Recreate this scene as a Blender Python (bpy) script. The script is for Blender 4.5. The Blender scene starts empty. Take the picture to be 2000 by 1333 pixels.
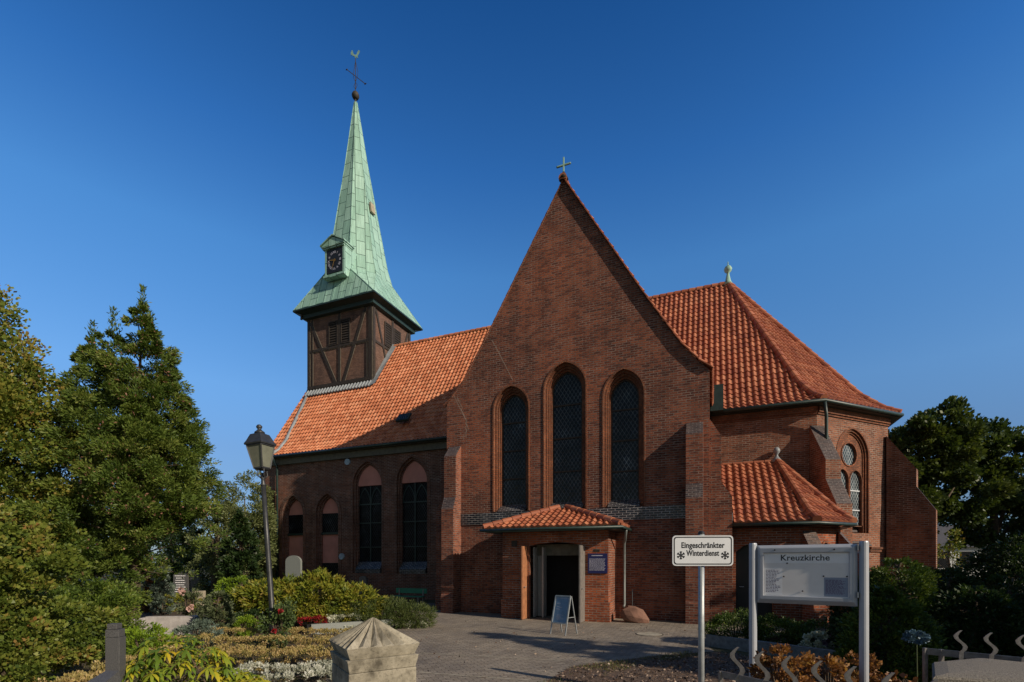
import bpy, bmesh, math, random
import numpy as np
from mathutils import Vector, Matrix, noise
from mathutils.geometry import tessellate_polygon
R = math.radians
scene = bpy.context.scene
C = scene.collection

# ------------------------------------------------------------------ camera, sky, sun
EYE = 1.9
TH = math.atan(957/2350)            # the church stands turned by this angle
CT, ST = math.cos(TH), math.sin(TH)
DV = 16.6
cam = bpy.data.cameras.new('camera'); camo = bpy.data.objects.new('camera', cam); C.objects.link(camo)
camo.location = (0, 0, EYE); camo.rotation_euler = (R(90), 0, 0)
cam.sensor_width = 36; cam.lens = 957/2000*36; cam.shift_y = 0.2158
cam.clip_start = 0.05; cam.clip_end = 3000
scene.camera = camo
SUN_A, SUN_E = R(15.4), R(26.6)
_u, _v = math.cos(SUN_A), -math.sin(SUN_A)
SX, SY = _u*CT+_v*ST, -_u*ST+_v*CT
world = bpy.data.worlds.new('World'); scene.world = world; world.use_nodes = True
wn = world.node_tree; bg = wn.nodes['Background']; bg.inputs[1].default_value = 0.085
sky = wn.nodes.new('ShaderNodeTexSky'); sky.sky_type = 'NISHITA'; sky.sun_disc = False
sky.sun_elevation = SUN_E; sky.sun_rotation = math.atan2(SX, SY)
sky.air_density = 1.0; sky.dust_density = 0.3; sky.ozone_density = 3.0; sky.altitude = 0
geo = wn.nodes.new('ShaderNodeTexCoord'); sep = wn.nodes.new('ShaderNodeSeparateXYZ'); wn.links.new(geo.outputs['Generated'], sep.inputs[0])
rp = wn.nodes.new('ShaderNodeValToRGB'); wn.links.new(sep.outputs['Z'], rp.inputs[0])
_st = [(0, (.42, .52, .78)), (.1, (.58, .70, .92)), (.2, (.80, 1.0, 1.25)), (.3, (1.0, 1.42, 1.72)), (.5, (.82, 1.62, 2.15)), (.62, (.45, 1.25, 2.0)), (.76, (.22, .86, 1.55)), (.9, (.75, .75, .72))]
while len(rp.color_ramp.elements) < len(_st): rp.color_ramp.elements.new(.5)
for _e, (_p, _c) in zip(rp.color_ramp.elements, _st): _e.position = _p; _e.color = tuple(x/2.2 for x in _c)+(1,)
mul = wn.nodes.new('ShaderNodeVectorMath'); mul.operation = 'MULTIPLY'; wn.links.new(sky.outputs[0], mul.inputs[0]); wn.links.new(rp.outputs[0], mul.inputs[1])
scl = wn.nodes.new('ShaderNodeVectorMath'); scl.operation = 'SCALE'; scl.inputs['Scale'].default_value = 2.2; wn.links.new(mul.outputs[0], scl.inputs[0])
# the half of the sky on the sun's side is paler
mr = wn.nodes.new('ShaderNodeMapRange'); mr.inputs[1].default_value = -.25; mr.inputs[2].default_value = .15; wn.links.new(sep.outputs['Y'], mr.inputs[0])
wm = wn.nodes.new('ShaderNodeVectorMath'); wm.operation = 'MULTIPLY'; wn.links.new(sky.outputs[0], wm.inputs[0]); wm.inputs[1].default_value = (.86, .75, .62)
mx = wn.nodes.new('ShaderNodeMix'); mx.data_type = 'VECTOR'; wn.links.new(mr.outputs[0], mx.inputs[0]); wn.links.new(wm.outputs[0], mx.inputs[4]); wn.links.new(scl.outputs[0], mx.inputs[5])
wn.links.new(mx.outputs[1], bg.inputs[0])
sl = bpy.data.lights.new('sun', 'SUN'); sl.energy = 4.3; sl.angle = R(0.5); sl.color = (1, .85, .66)
so = bpy.data.objects.new('sun', sl); C.objects.link(so)
sd = Vector((SX*math.cos(SUN_E), SY*math.cos(SUN_E), math.sin(SUN_E)))
so.rotation_euler = sd.to_track_quat('Z', 'Y').to_euler()
scene.view_settings.view_transform = 'Standard'; scene.view_settings.look = 'None'
scene.view_settings.exposure = 0.0; scene.view_settings.gamma = 1

# ------------------------------------------------------------------ materials
MATS = {}
def newmat(name):
    m = bpy.data.materials.new(name); m.use_nodes = True; MATS[name] = m
    return m, m.node_tree, m.node_tree.nodes['Principled BSDF']
def nd(t, typ, **kw):
    n = t.nodes.new(typ)
    for k, v in kw.items():
        if k.startswith('i_'): n.inputs[k[2:].replace('_', ' ')].default_value = v
        else: setattr(n, k, v)
    return n
def ramp(t, stops):
    r = t.nodes.new('ShaderNodeValToRGB'); e = r.color_ramp.elements
    while len(e) < len(stops): e.new(.5)
    for x, (p, c) in zip(e, stops): x.position = p; x.color = (*c, 1)
    return r
def noise_tex(t, vec, scale, detail=6, rough=.6):
    n = nd(t, 'ShaderNodeTexNoise'); n.inputs['Scale'].default_value = scale
    n.inputs['Detail'].default_value = detail; n.inputs['Roughness'].default_value = rough
    if vec: t.links.new(vec, n.inputs['Vector'])
    return n
def mix(t, a, b, fac, mode='MIX'):
    m = t.nodes.new('ShaderNodeMix'); m.data_type = 'RGBA'; m.blend_type = mode
    for i, x in ((6, a), (7, b), (0, fac)):
        if hasattr(x, 'links'): t.links.new(x, m.inputs[i])
        elif i == 0: m.inputs[0].default_value = x
        else: m.inputs[i].default_value = (*x, 1)
    return m.outputs[2]
def bump(t, b, h, s, d=.02):
    n = nd(t, 'ShaderNodeBump'); n.inputs['Strength'].default_value = s; n.inputs['Distance'].default_value = d
    t.links.new(h, n.inputs['Height']); t.links.new(n.outputs[0], b.inputs['Normal'])

def plain(name, col, rough=.6, metal=0, var=.25, scale=6, b=.15, spec=.5, bs=40):
    m, t, p = newmat(name)
    tc = nd(t, 'ShaderNodeTexCoord'); n = noise_tex(t, tc.outputs['Object'], scale)
    lo = tuple(c*(1-var) for c in col); hi = tuple(min(1, c*(1+var)) for c in col)
    r = ramp(t, [(.3, lo), (.7, hi)]); t.links.new(n.outputs[0], r.inputs[0]); t.links.new(r.outputs[0], p.inputs['Base Color'])
    p.inputs['Roughness'].default_value = rough; p.inputs['Metallic'].default_value = metal
    p.inputs['Specular IOR Level'].default_value = spec
    if b: n2 = noise_tex(t, tc.outputs['Object'], bs); bump(t, p, n2.outputs[0], b, .01)
    return m

def brick(name, ca, cb, cc, mortar, bw=.25, bh=.077, ms=.010, rough=.85, stain=.5, bstr=.5, spec=.3, efflo=.25):
    m, t, p = newmat(name); L = t.links.new
    uv = nd(t, 'ShaderNodeUVMap')
    bt = nd(t, 'ShaderNodeTexBrick'); L(uv.outputs[0], bt.inputs['Vector'])
    bt.inputs['Scale'].default_value = 1; bt.inputs['Brick Width'].default_value = bw; bt.inputs['Row Height'].default_value = bh
    bt.inputs['Mortar Size'].default_value = ms; bt.inputs['Mortar Smooth'].default_value = .2
    bt.inputs['Color1'].default_value = (0, 0, 0, 1); bt.inputs['Color2'].default_value = (1, 1, 1, 1); bt.inputs['Bias'].default_value = 0
    # soft, brick-shaped noise: cells of the brick grid
    mp = nd(t, 'ShaderNodeMapping'); mp.inputs['Scale'].default_value = (1/bw, 1/bh, 1); L(uv.outputs[0], mp.inputs[0])
    n1 = noise_tex(t, mp.outputs[0], 2.3, 2, .6)
    n0 = noise_tex(t, uv.outputs[0], .55, 4, .65)
    v = nd(t, 'ShaderNodeMath', operation='MULTIPLY_ADD'); L(bt.outputs['Color'], v.inputs[0]); v.inputs[1].default_value = .34
    L(n1.outputs[0], v.inputs[2])
    v2 = nd(t, 'ShaderNodeMath', operation='MULTIPLY_ADD'); L(n0.outputs[0], v2.inputs[0]); v2.inputs[1].default_value = stain; L(v.outputs[0], v2.inputs[2])
    r = ramp(t, [(.62, cb), (.86, ca), (1.0, cc)]); L(v2.outputs[0], r.inputs[0])
    big = noise_tex(t, uv.outputs[0], .3, 5, .6); br = ramp(t, [(.36, (.56, .56, .60)), (.52, (.95, .93, .92)), (.66, (1.25, 1.12, .98))]); L(big.outputs[0], br.inputs[0])
    c1 = mix(t, r.outputs[0], br.outputs[0], 1.0, 'MULTIPLY')
    ms_ = nd(t, 'ShaderNodeMapping'); ms_.inputs['Scale'].default_value = (2.6, .28, 1); L(uv.outputs[0], ms_.inputs[0]); sn = noise_tex(t, ms_.outputs[0], 1, 6, .65); sr = ramp(t, [(.36, (.74, .74, .76)), (.52, (1, 1, 1)), (.70, (1.12, 1.10, 1.08))]); L(sn.outputs[0], sr.inputs[0]); c1 = mix(t, c1, sr.outputs[0], 1.0, 'MULTIPLY')
    mc = noise_tex(t, uv.outputs[0], 1.7, 4, .7); mr = ramp(t, [(.4, tuple(x*.35 for x in mortar)), (.72, mortar)]); L(mc.outputs[0], mr.inputs[0])
    c2 = mix(t, c1, mr.outputs[0], bt.outputs['Fac'])
    # patches of whitish bloom
    e = noise_tex(t, uv.outputs[0], .8, 8, .75); er = ramp(t, [(.60, (0, 0, 0)), (.78, (efflo,)*3)]); L(e.outputs[0], er.inputs[0])
    c3 = mix(t, c2, (.36, .30, .27), er.outputs[0])
    L(c3, p.inputs['Base Color']); p.inputs['Roughness'].default_value = rough; p.inputs['Specular IOR Level'].default_value = spec
    sub = nd(t, 'ShaderNodeMath', operation='MULTIPLY_ADD'); L(bt.outputs['Fac'], sub.inputs[0]); sub.inputs[1].default_value = -1; L(n1.outputs[0], sub.inputs[2])
    bump(t, p, sub.outputs[0], bstr, .012)
    return m

M_brick = brick('dark_red_brick', (.172, .052, .033), (.068, .030, .024), (.28, .094, .052), (.33, .25, .21), ms=.011)
M_brick_nave = brick('old_nave_brick', (.155, .055, .034), (.070, .032, .023), (.22, .085, .05), (.42, .33, .28), ms=.012)
M_brick_or = brick('orange_moulded_brick', (.26, .088, .042), (.16, .055, .030), (.35, .135, .066), (.24, .15, .11), bw=.12, bh=.077, stain=.2, efflo=.05)
M_brick_apse = brick('warm_apse_brick', (.225, .077, .042), (.095, .038, .026), (.33, .125, .067), (.42, .33, .27), ms=.012)
M_brick_red = brick('fresh_red_brick', (.30, .080, .034), (.18, .050, .026), (.38, .12, .055), (.40, .32, .27), stain=.25, efflo=.06)
M_glaze = brick('blue_black_glazed_brick', (.022, .026, .040), (.012, .014, .022), (.035, .04, .06), (.45, .44, .45), rough=.22, stain=.15, efflo=.03, spec=.6, ms=.011)
M_glazeblue = brick('blue_glazed_brick', (.016, .030, .075), (.010, .018, .05), (.02, .04, .10), (.09, .12, .20), rough=.25, stain=.15, efflo=.0, spec=.6)
M_cap = brick('dark_capping_brick', (.085, .058, .058), (.045, .036, .040), (.13, .09, .08), (.30, .26, .25), bw=.22, bh=.072, rough=.6, stain=.3)
M_tbrick = brick('tower_infill_brick', (.19, .112, .088), (.13, .080, .066), (.24, .15, .12), (.20, .13, .10), bw=.22, bh=.07, stain=.2, efflo=.05)
def pave():
    m, t, p = newmat('block_paving'); L = t.links.new
    tc = nd(t, 'ShaderNodeTexCoord')
    mp = nd(t, 'ShaderNodeMapping'); mp.inputs['Rotation'].default_value = (0, 0, -TH); L(tc.outputs['Object'], mp.inputs[0])
    bt = nd(t, 'ShaderNodeTexBrick'); L(mp.outputs[0], bt.inputs['Vector'])
    for k, v in (('Scale', 1), ('Brick Width', .2), ('Row Height', .1), ('Mortar Size', .006), ('Mortar Smooth', .3)): bt.inputs[k].default_value = v
    bt.inputs['Color1'].default_value = (.235, .205, .175, 1); bt.inputs['Color2'].default_value = (.33, .295, .255, 1); bt.inputs['Mortar'].default_value = (.045, .04, .034, 1)
    n = noise_tex(t, mp.outputs[0], .7, 8, .65); r = ramp(t, [(.3, (.60, .60, .63)), (.7, (1.15, 1.12, 1.05))]); L(n.outputs[0], r.inputs[0])
    n2 = noise_tex(t, mp.outputs[0], 28, 4, .7); r2 = ramp(t, [(.35, (.72, .72, .72)), (.7, (1.3, 1.27, 1.2))]); L(n2.outputs[0], r2.inputs[0])
    c = mix(t, mix(t, bt.outputs['Color'], r.outputs[0], 1, 'MULTIPLY'), r2.outputs[0], .8, 'MULTIPLY')
    L(c, p.inputs['Base Color']); p.inputs['Roughness'].default_value = .85
    bump(t, p, mix(t, n2.outputs[0], (0, 0, 0), bt.outputs['Fac']), .6, .012)
    return m
M_pave = pave()
def soil(name, ca, cb, cc, sc=9):
    m, t, p = newmat(name); L = t.links.new
    tc = nd(t, 'ShaderNodeTexCoord'); n = noise_tex(t, tc.outputs['Object'], sc, 10, .75)
    r = ramp(t, [(.3, ca), (.5, cb), (.72, cc)]); L(n.outputs[0], r.inputs[0]); L(r.outputs[0], p.inputs['Base Color'])
    p.inputs['Roughness'].default_value = .95; bump(t, p, n.outputs[0], 1, .05)
    return m
M_soil = soil('garden_soil', (.03, .022, .015), (.07, .05, .033), (.13, .10, .06))
M_ground = soil('dry_lawn', (.035, .035, .015), (.075, .07, .03), (.14, .12, .06), 5)
M_mulch = soil('bark_mulch', (.045, .03, .022), (.13, .085, .06), (.30, .23, .18), 26)

def tilemat(name, c1, c2, c3):
    m, t, p = newmat(name); L = t.links.new
    a = nd(t, 'ShaderNodeAttribute', attribute_name='rnd'); r = ramp(t, [(0, c2), (.55, c1), (1, c3)]); L(a.outputs['Fac'], r.inputs[0])
    tc = nd(t, 'ShaderNodeTexCoord'); n = noise_tex(t, tc.outputs['Object'], 1.3, 8, .7); r2 = ramp(t, [(.35, (.78, .76, .74)), (.65, (1.08, 1.05, 1.05))]); L(n.outputs[0], r2.inputs[0])
    n3 = noise_tex(t, tc.outputs['Object'], 14, 5, .7); r3 = ramp(t, [(.56, (0, 0, 0)), (.70, (.6, .6, .6))]); L(n3.outputs[0], r3.inputs[0])
    c = mix(t, mix(t, r.outputs[0], r2.outputs[0], 1, 'MULTIPLY'), (.10, .075, .055), r3.outputs[0])
    L(c, p.inputs['Base Color']); p.inputs['Roughness'].default_value = .6; p.inputs['Specular IOR Level'].default_value = .35
    return m
M_tileN = tilemat('orange_pantile', (.60, .225, .110), (.46, .155, .072), (.68, .30, .165))
M_tileA = tilemat('red_pantile', (.40, .135, .070), (.29, .090, .050), (.50, .20, .11))
def coppermat():
    m, t, p = newmat('verdigris_copper'); L = t.links.new
    uv = nd(t, 'ShaderNodeUVMap')
    bt = nd(t, 'ShaderNodeTexBrick'); L(uv.outputs[0], bt.inputs['Vector']); bt.offset = .5
    mp = nd(t, 'ShaderNodeMapping'); mp.inputs['Rotation'].default_value = (0, 0, R(90)); L(uv.outputs[0], mp.inputs[0]); L(mp.outputs[0], bt.inputs['Vector'])
    for k, v in (('Scale', 1), ('Brick Width', .95), ('Row Height', .56), ('Mortar Size', .018), ('Mortar Smooth', .1)): bt.inputs[k].default_value = v
    bt.inputs['Color1'].default_value = (.29, .50, .42, 1); bt.inputs['Color2'].default_value = (.39, .61, .53, 1); bt.inputs['Mortar'].default_value = (.05, .11, .09, 1)
    st = nd(t, 'ShaderNodeMapping'); st.inputs['Scale'].default_value = (5, .5, 1); L(uv.outputs[0], st.inputs[0])
    n = noise_tex(t, st.outputs[0], 1.2, 8, .7); r = ramp(t, [(.3, (.62, .66, .64)), (.7, (1.15, 1.15, 1.15))]); L(n.outputs[0], r.inputs[0])
    n2 = noise_tex(t, uv.outputs[0], 5, 6, .8); r2 = ramp(t, [(.64, (0, 0, 0)), (.8, (.7, .7, .7))]); L(n2.outputs[0], r2.inputs[0])
    c = mix(t, mix(t, bt.outputs['Color'], r.outputs[0], 1, 'MULTIPLY'), (.10, .13, .09), r2.outputs[0])
    L(c, p.inputs['Base Color']); p.inputs['Roughness'].default_value = .55; p.inputs['Specular IOR Level'].default_value = .4
    bump(t, p, mix(t, (.2, .2, .2), (1, 1, 1), bt.outputs['Fac']), .5, .02)
    return m
M_copper = coppermat()
def glassmat(name, base, lead, sc, lw, mixv=.5):
    m, t, p = newmat(name); L = t.links.new
    uv = nd(t, 'ShaderNodeUVMap'); mp = nd(t, 'ShaderNodeMapping'); mp.inputs['Rotation'].default_value = (0, 0, R(45)); mp.inputs['Scale'].default_value = (1, 1, 1)
    pre = nd(t, 'ShaderNodeMapping'); pre.inputs['Scale'].default_value = (1.25, .8, 1); L(uv.outputs[0], pre.inputs[0]); L(pre.outputs[0], mp.inputs[0])
    bt = nd(t, 'ShaderNodeTexBrick'); bt.offset = 0; L(mp.outputs[0], bt.inputs['Vector'])
    for k, v in (('Scale', 1), ('Brick Width', sc), ('Row Height', sc), ('Mortar Size', lw), ('Mortar Smooth', .05)): bt.inputs[k].default_value = v
    bt.inputs['Color1'].default_value = (*base, 1); bt.inputs['Color2'].default_value = tuple(c*1.5 for c in base)+(1,); bt.inputs['Mortar'].default_value = (*lead, 1)
    gn = noise_tex(t, uv.outputs[0], 1.6, 5, .6); gr = ramp(t, [(.38, (.5, .5, .5)), (.58, (1, 1, 1)), (.72, (2.6, 2.5, 2.3))]); L(gn.outputs[0], gr.inputs[0])  # uneven reflections painted into the glass colour as paler and darker patches
    L(mix(t, bt.outputs['Color'], gr.outputs[0], 1, 'MULTIPLY'), p.inputs['Base Color'])
    rr = nd(t, 'ShaderNodeMapRange'); rr.inputs[3].default_value = .12; rr.inputs[4].default_value = .6; L(bt.outputs['Fac'], rr.inputs[0]); L(rr.outputs[0], p.inputs['Roughness'])
    n = noise_tex(t, uv.outputs[0], 6, 4, .6); bump(t, p, n.outputs[0], .6, .02)
    return m
M_glass = glassmat('leaded_dark_glass', (.004, .009, .017), (.10, .13, .16), .125, .009)
M_glassN = glassmat('leaded_nave_glass', (.003, .004, .006), (.05, .055, .065), .125, .010)
for _m, _s in ((M_glass, .28), (M_glassN, .08)): _m.node_tree.nodes['Principled BSDF'].inputs['Specular IOR Level'].default_value = _s
M_glassA = glassmat('leaded_apse_glass', (.035, .05, .062), (.27, .31, .34), .125, .013)
M_pink = plain('pink_render', (.62, .27, .22), .9, var=.12, scale=2)
M_timber = plain('dark_timber', (.035, .026, .020), .7, var=.5, scale=9)
M_frieze = plain('grey_green_timber_cornice', (.12, .115, .09), .7, var=.3)
M_gutter = plain('green_black_gutter', (.020, .042, .040), .45, var=.3)
M_lead = plain('lead_flashing', (.26, .29, .32), .5, var=.25, scale=3)
M_pipe = plain('grey_downpipe', (.17, .19, .19), .45, var=.2)
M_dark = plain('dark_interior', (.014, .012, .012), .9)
M_door = plain('dark_green_door_paint', (.012, .014, .016), .5)
M_white = plain('off_white_paint', (.33, .33, .32), .5, var=.1)
M_white2 = plain('sign_white', (.64, .67, .72), .35, var=.05, b=0)
M_black = plain('black_paint', (.012, .014, .02), .5, var=.1, b=0)
M_gold = plain('dull_gold', (.55, .36, .12), .45, .3, var=.2)
M_plaque = plain('blue_enamel', (.016, .018, .10), .3, var=.1, b=0)
M_textw = plain('pale_lettering', (.45, .45, .55), .5, b=0)
M_alu = plain('grey_aluminium', (.42, .45, .51), .42, .1, var=.1, scale=3, b=.03)
M_steel = plain('galvanised_steel', (.36, .39, .41), .42, .3, var=.18, scale=12, b=.05)
M_iron = plain('grey_wrought_iron', (.24, .23, .23), .42, .6, var=.3, scale=20)
M_lamp = plain('anthracite_lamp_paint', (.045, .048, .052), .42, .3, var=.3, scale=8)
M_lampglass = plain('frosted_lamp_glass', (.17, .18, .14), .2, var=.15, b=0)
M_concrete = plain('weathered_concrete', (.33, .30, .24), .9, var=.4, scale=4, b=.4, bs=90)
def stonecap():
    m, t, p = newmat('lichened_stone'); L = t.links.new
    tc = nd(t, 'ShaderNodeTexCoord'); n = noise_tex(t, tc.outputs['Object'], 5, 10, .7); r = ramp(t, [(.34, (.09, .08, .06)), (.48, (.27, .245, .19)), (.68, (.48, .44, .35))]); L(n.outputs[0], r.inputs[0])
    n2 = noise_tex(t, tc.outputs['Object'], 60, 6, .8); r2 = ramp(t, [(.54, (0, 0, 0)), (.66, (.7, .7, .7))]); L(n2.outputs[0], r2.inputs[0])
    L(mix(t, r.outputs[0], (.07, .062, .045), r2.outputs[0]), p.inputs['Base Color']); p.inputs['Roughness'].default_value = .95
    bump(t, p, n2.outputs[0], .35, .004)
    return m
M_stone = stonecap()
M_granite = plain('speckled_granite', (.085, .085, .088), .45, var=.7, scale=160, b=.1)
M_granite2 = plain('light_grey_granite', (.22, .24, .23), .5, var=.35, scale=90)
M_black_st = plain('polished_black_granite', (.02, .02, .022), .18, var=.4, scale=60, b=0)
M_beige = plain('beige_sandstone', (.36, .32, .24), .85, var=.2)
M_rock = plain('red_boulder_rock', (.20, .105, .075), .85, var=.4, scale=3, b=.6, bs=12)
M_aggr = plain('pebble_concrete', (.20, .18, .15), .9, var=.8, scale=110, b=.8, bs=110)
M_green = plain('green_bench_paint', (.02, .22, .13), .45, var=.2)
M_disc = plain('pale_blue_disc', (.36, .47, .58), .5, var=.25, scale=12)
M_paper = plain('white_paper', (.90, .90, .93), .6, var=.06, b=0)
M_paper2 = plain('bluish_paper', (.28, .33, .44), .6, var=.08, b=0)
M_board = plain('grey_pinboard', (.82, .80, .80), .7, var=.05, b=0)
M_poster = plain('blue_poster', (.15, .26, .42), .35, var=.2, scale=5, b=0)
M_bark = plain('rough_bark', (.09, .065, .045), .95, var=.5, scale=12, b=.8, bs=25)
M_roofgrey = plain('grey_house_roof', (.07, .07, .08), .7)
M_render = plain('white_house_render', (.55, .57, .58), .9)
M_doorgrey = plain('weathered_grey_door', (.17, .155, .145), .7, var=.25, scale=8)
M_doorbrown = plain('orange_brown_door', (.36, .155, .075), .6, var=.25, scale=8)  # orange-brown wood, the left leaf's own colour
M_repoint = plain('pale_repointing', (.34, .26, .22), .9, var=.4)
M_vane = plain('dull_green_vane_copper', (.17, .30, .27), .5, var=.3)
M_kerb = plain('grey_kerb_stone', (.17, .17, .17), .85, var=.35, scale=12)
M_manh = plain('cast_iron_cover', (.055, .048, .042), .7, .3)
M_wood = plain('grey_weathered_wood', (.16, .14, .12), .85, var=.4, scale=15)

def leafmat(name, stops, rough=.5, trans=.24):
    m, t, p = newmat(name); L = t.links.new
    a = nd(t, 'ShaderNodeAttribute', attribute_name='rnd')
    r = ramp(t, [(i/(len(stops)-1), c) for i, c in enumerate(stops)]); L(a.outputs['Fac'], r.inputs[0])
    L(r.outputs[0], p.inputs['Base Color']); p.inputs['Roughness'].default_value = rough; p.inputs['Specular IOR Level'].default_value = .35
    tr = nd(t, 'ShaderNodeBsdfTranslucent'); ms = nd(t, 'ShaderNodeMixShader'); ms.inputs[0].default_value = trans
    g = mix(t, r.outputs[0], (1.3, 1.25, .5), .9, 'MULTIPLY'); L(g, tr.inputs[0])
    L(p.outputs[0], ms.inputs[1]); L(tr.outputs[0], ms.inputs[2]); L(ms.outputs[0], t.nodes['Material Output'].inputs[0])
    return m
L_thuja = leafmat('thuja_foliage', [(.035, .065, .012), (.08, .13, .022), (.14, .195, .035), (.20, .22, .05)])
L_decid = leafmat('deciduous_foliage', [(.045, .080, .012), (.10, .15, .022), (.17, .21, .035), (.26, .23, .04), (.24, .12, .05)])
L_low = leafmat('low_evergreen_foliage', [(.03, .06, .012), (.075, .125, .018), (.14, .20, .028), (.20, .23, .04)])  # leaf greens of the low evergreen bush, close to thuja green
L_low2 = leafmat('mixed_bush_foliage', [(.03, .055, .012), (.08, .12, .018), (.15, .19, .03), (.22, .24, .045), (.30, .14, .05)])
L_far = leafmat('willow_foliage', [(.08, .11, .04), (.15, .18, .065), (.24, .26, .12)])
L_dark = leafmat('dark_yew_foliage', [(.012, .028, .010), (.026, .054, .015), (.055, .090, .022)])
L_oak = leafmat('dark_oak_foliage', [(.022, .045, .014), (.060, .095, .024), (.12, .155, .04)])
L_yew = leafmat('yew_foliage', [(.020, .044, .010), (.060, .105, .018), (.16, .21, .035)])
L_rhodo = leafmat('rhododendron_foliage', [(.05, .085, .012), (.13, .17, .02), (.21, .235, .028), (.29, .26, .035), (.16, .10, .02)])
L_rhodoY = leafmat('yellowing_rhododendron', [(.08, .14, .02), (.15, .24, .03), (.28, .35, .035), (.50, .46, .035), (.60, .44, .03)], trans=.35)
L_juni = leafmat('juniper_foliage', [(.03, .055, .016), (.08, .11, .03), (.14, .165, .05)])
L_box = leafmat('dried_box_foliage', [(.10, .10, .03), (.26, .22, .07), (.44, .35, .13), (.46, .32, .16), (.20, .21, .05)])
L_blue = leafmat('blue_green_foliage', [(.07, .11, .09), (.15, .20, .16), (.24, .29, .24)])
L_bright = leafmat('bright_green_foliage', [(.09, .15, .012), (.17, .27, .018), (.26, .36, .025)])
L_cyp = leafmat('grey_green_cypress', [(.06, .085, .04), (.12, .15, .075), (.18, .21, .11)])
L_silver = leafmat('silver_foliage', [(.16, .17, .12), (.34, .36, .30), (.55, .56, .50), (.70, .70, .66)])
L_white = leafmat('white_petals', [(.45, .46, .36), (.65, .66, .55)], trans=.2)
L_red = leafmat('red_petals', [(.14, .01, .014), (.40, .02, .025)], trans=.2)
L_purple = leafmat('purple_petals', [(.16, .02, .12), (.5, .45, .5)], trans=.2)
L_pinkp = leafmat('pale_pink_petals', [(.55, .33, .30), (.7, .55, .5)], trans=.2)
L_hydb = leafmat('dried_hydrangea', [(.05, .025, .015), (.16, .07, .03), (.38, .18, .06), (.50, .36, .20)], trans=.3)
L_redhyd = leafmat('wilted_red_bloom', [(.18, .03, .03), (.38, .07, .06), (.42, .20, .08)], trans=.2)
L_bluehyd = leafmat('blue_grey_bloom', [(.07, .13, .20), (.13, .22, .31)], trans=.1)
L_grass = leafmat('verge_grass', [(.05, .07, .02), (.11, .13, .03), (.22, .19, .08)])
L_litter = leafmat('leaf_litter', [(.06, .04, .03), (.16, .10, .07), (.36, .28, .22)], trans=0)

# ------------------------------------------------------------------ object helpers
def tag(o, label=None, cat=None, group=None, kind=None):
    if label: o['label'] = label
    if cat: o['category'] = cat
    if group: o['group'] = group
    if kind: o['kind'] = kind
    return o
def empty(name, loc=(0, 0, 0), rz=0, label=None, cat=None, group=None):
    o = bpy.data.objects.new(name, None); C.objects.link(o); o.location = loc; o.rotation_euler = (0, 0, rz); o.empty_display_size = .3
    return tag(o, label, cat, group)

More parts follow.
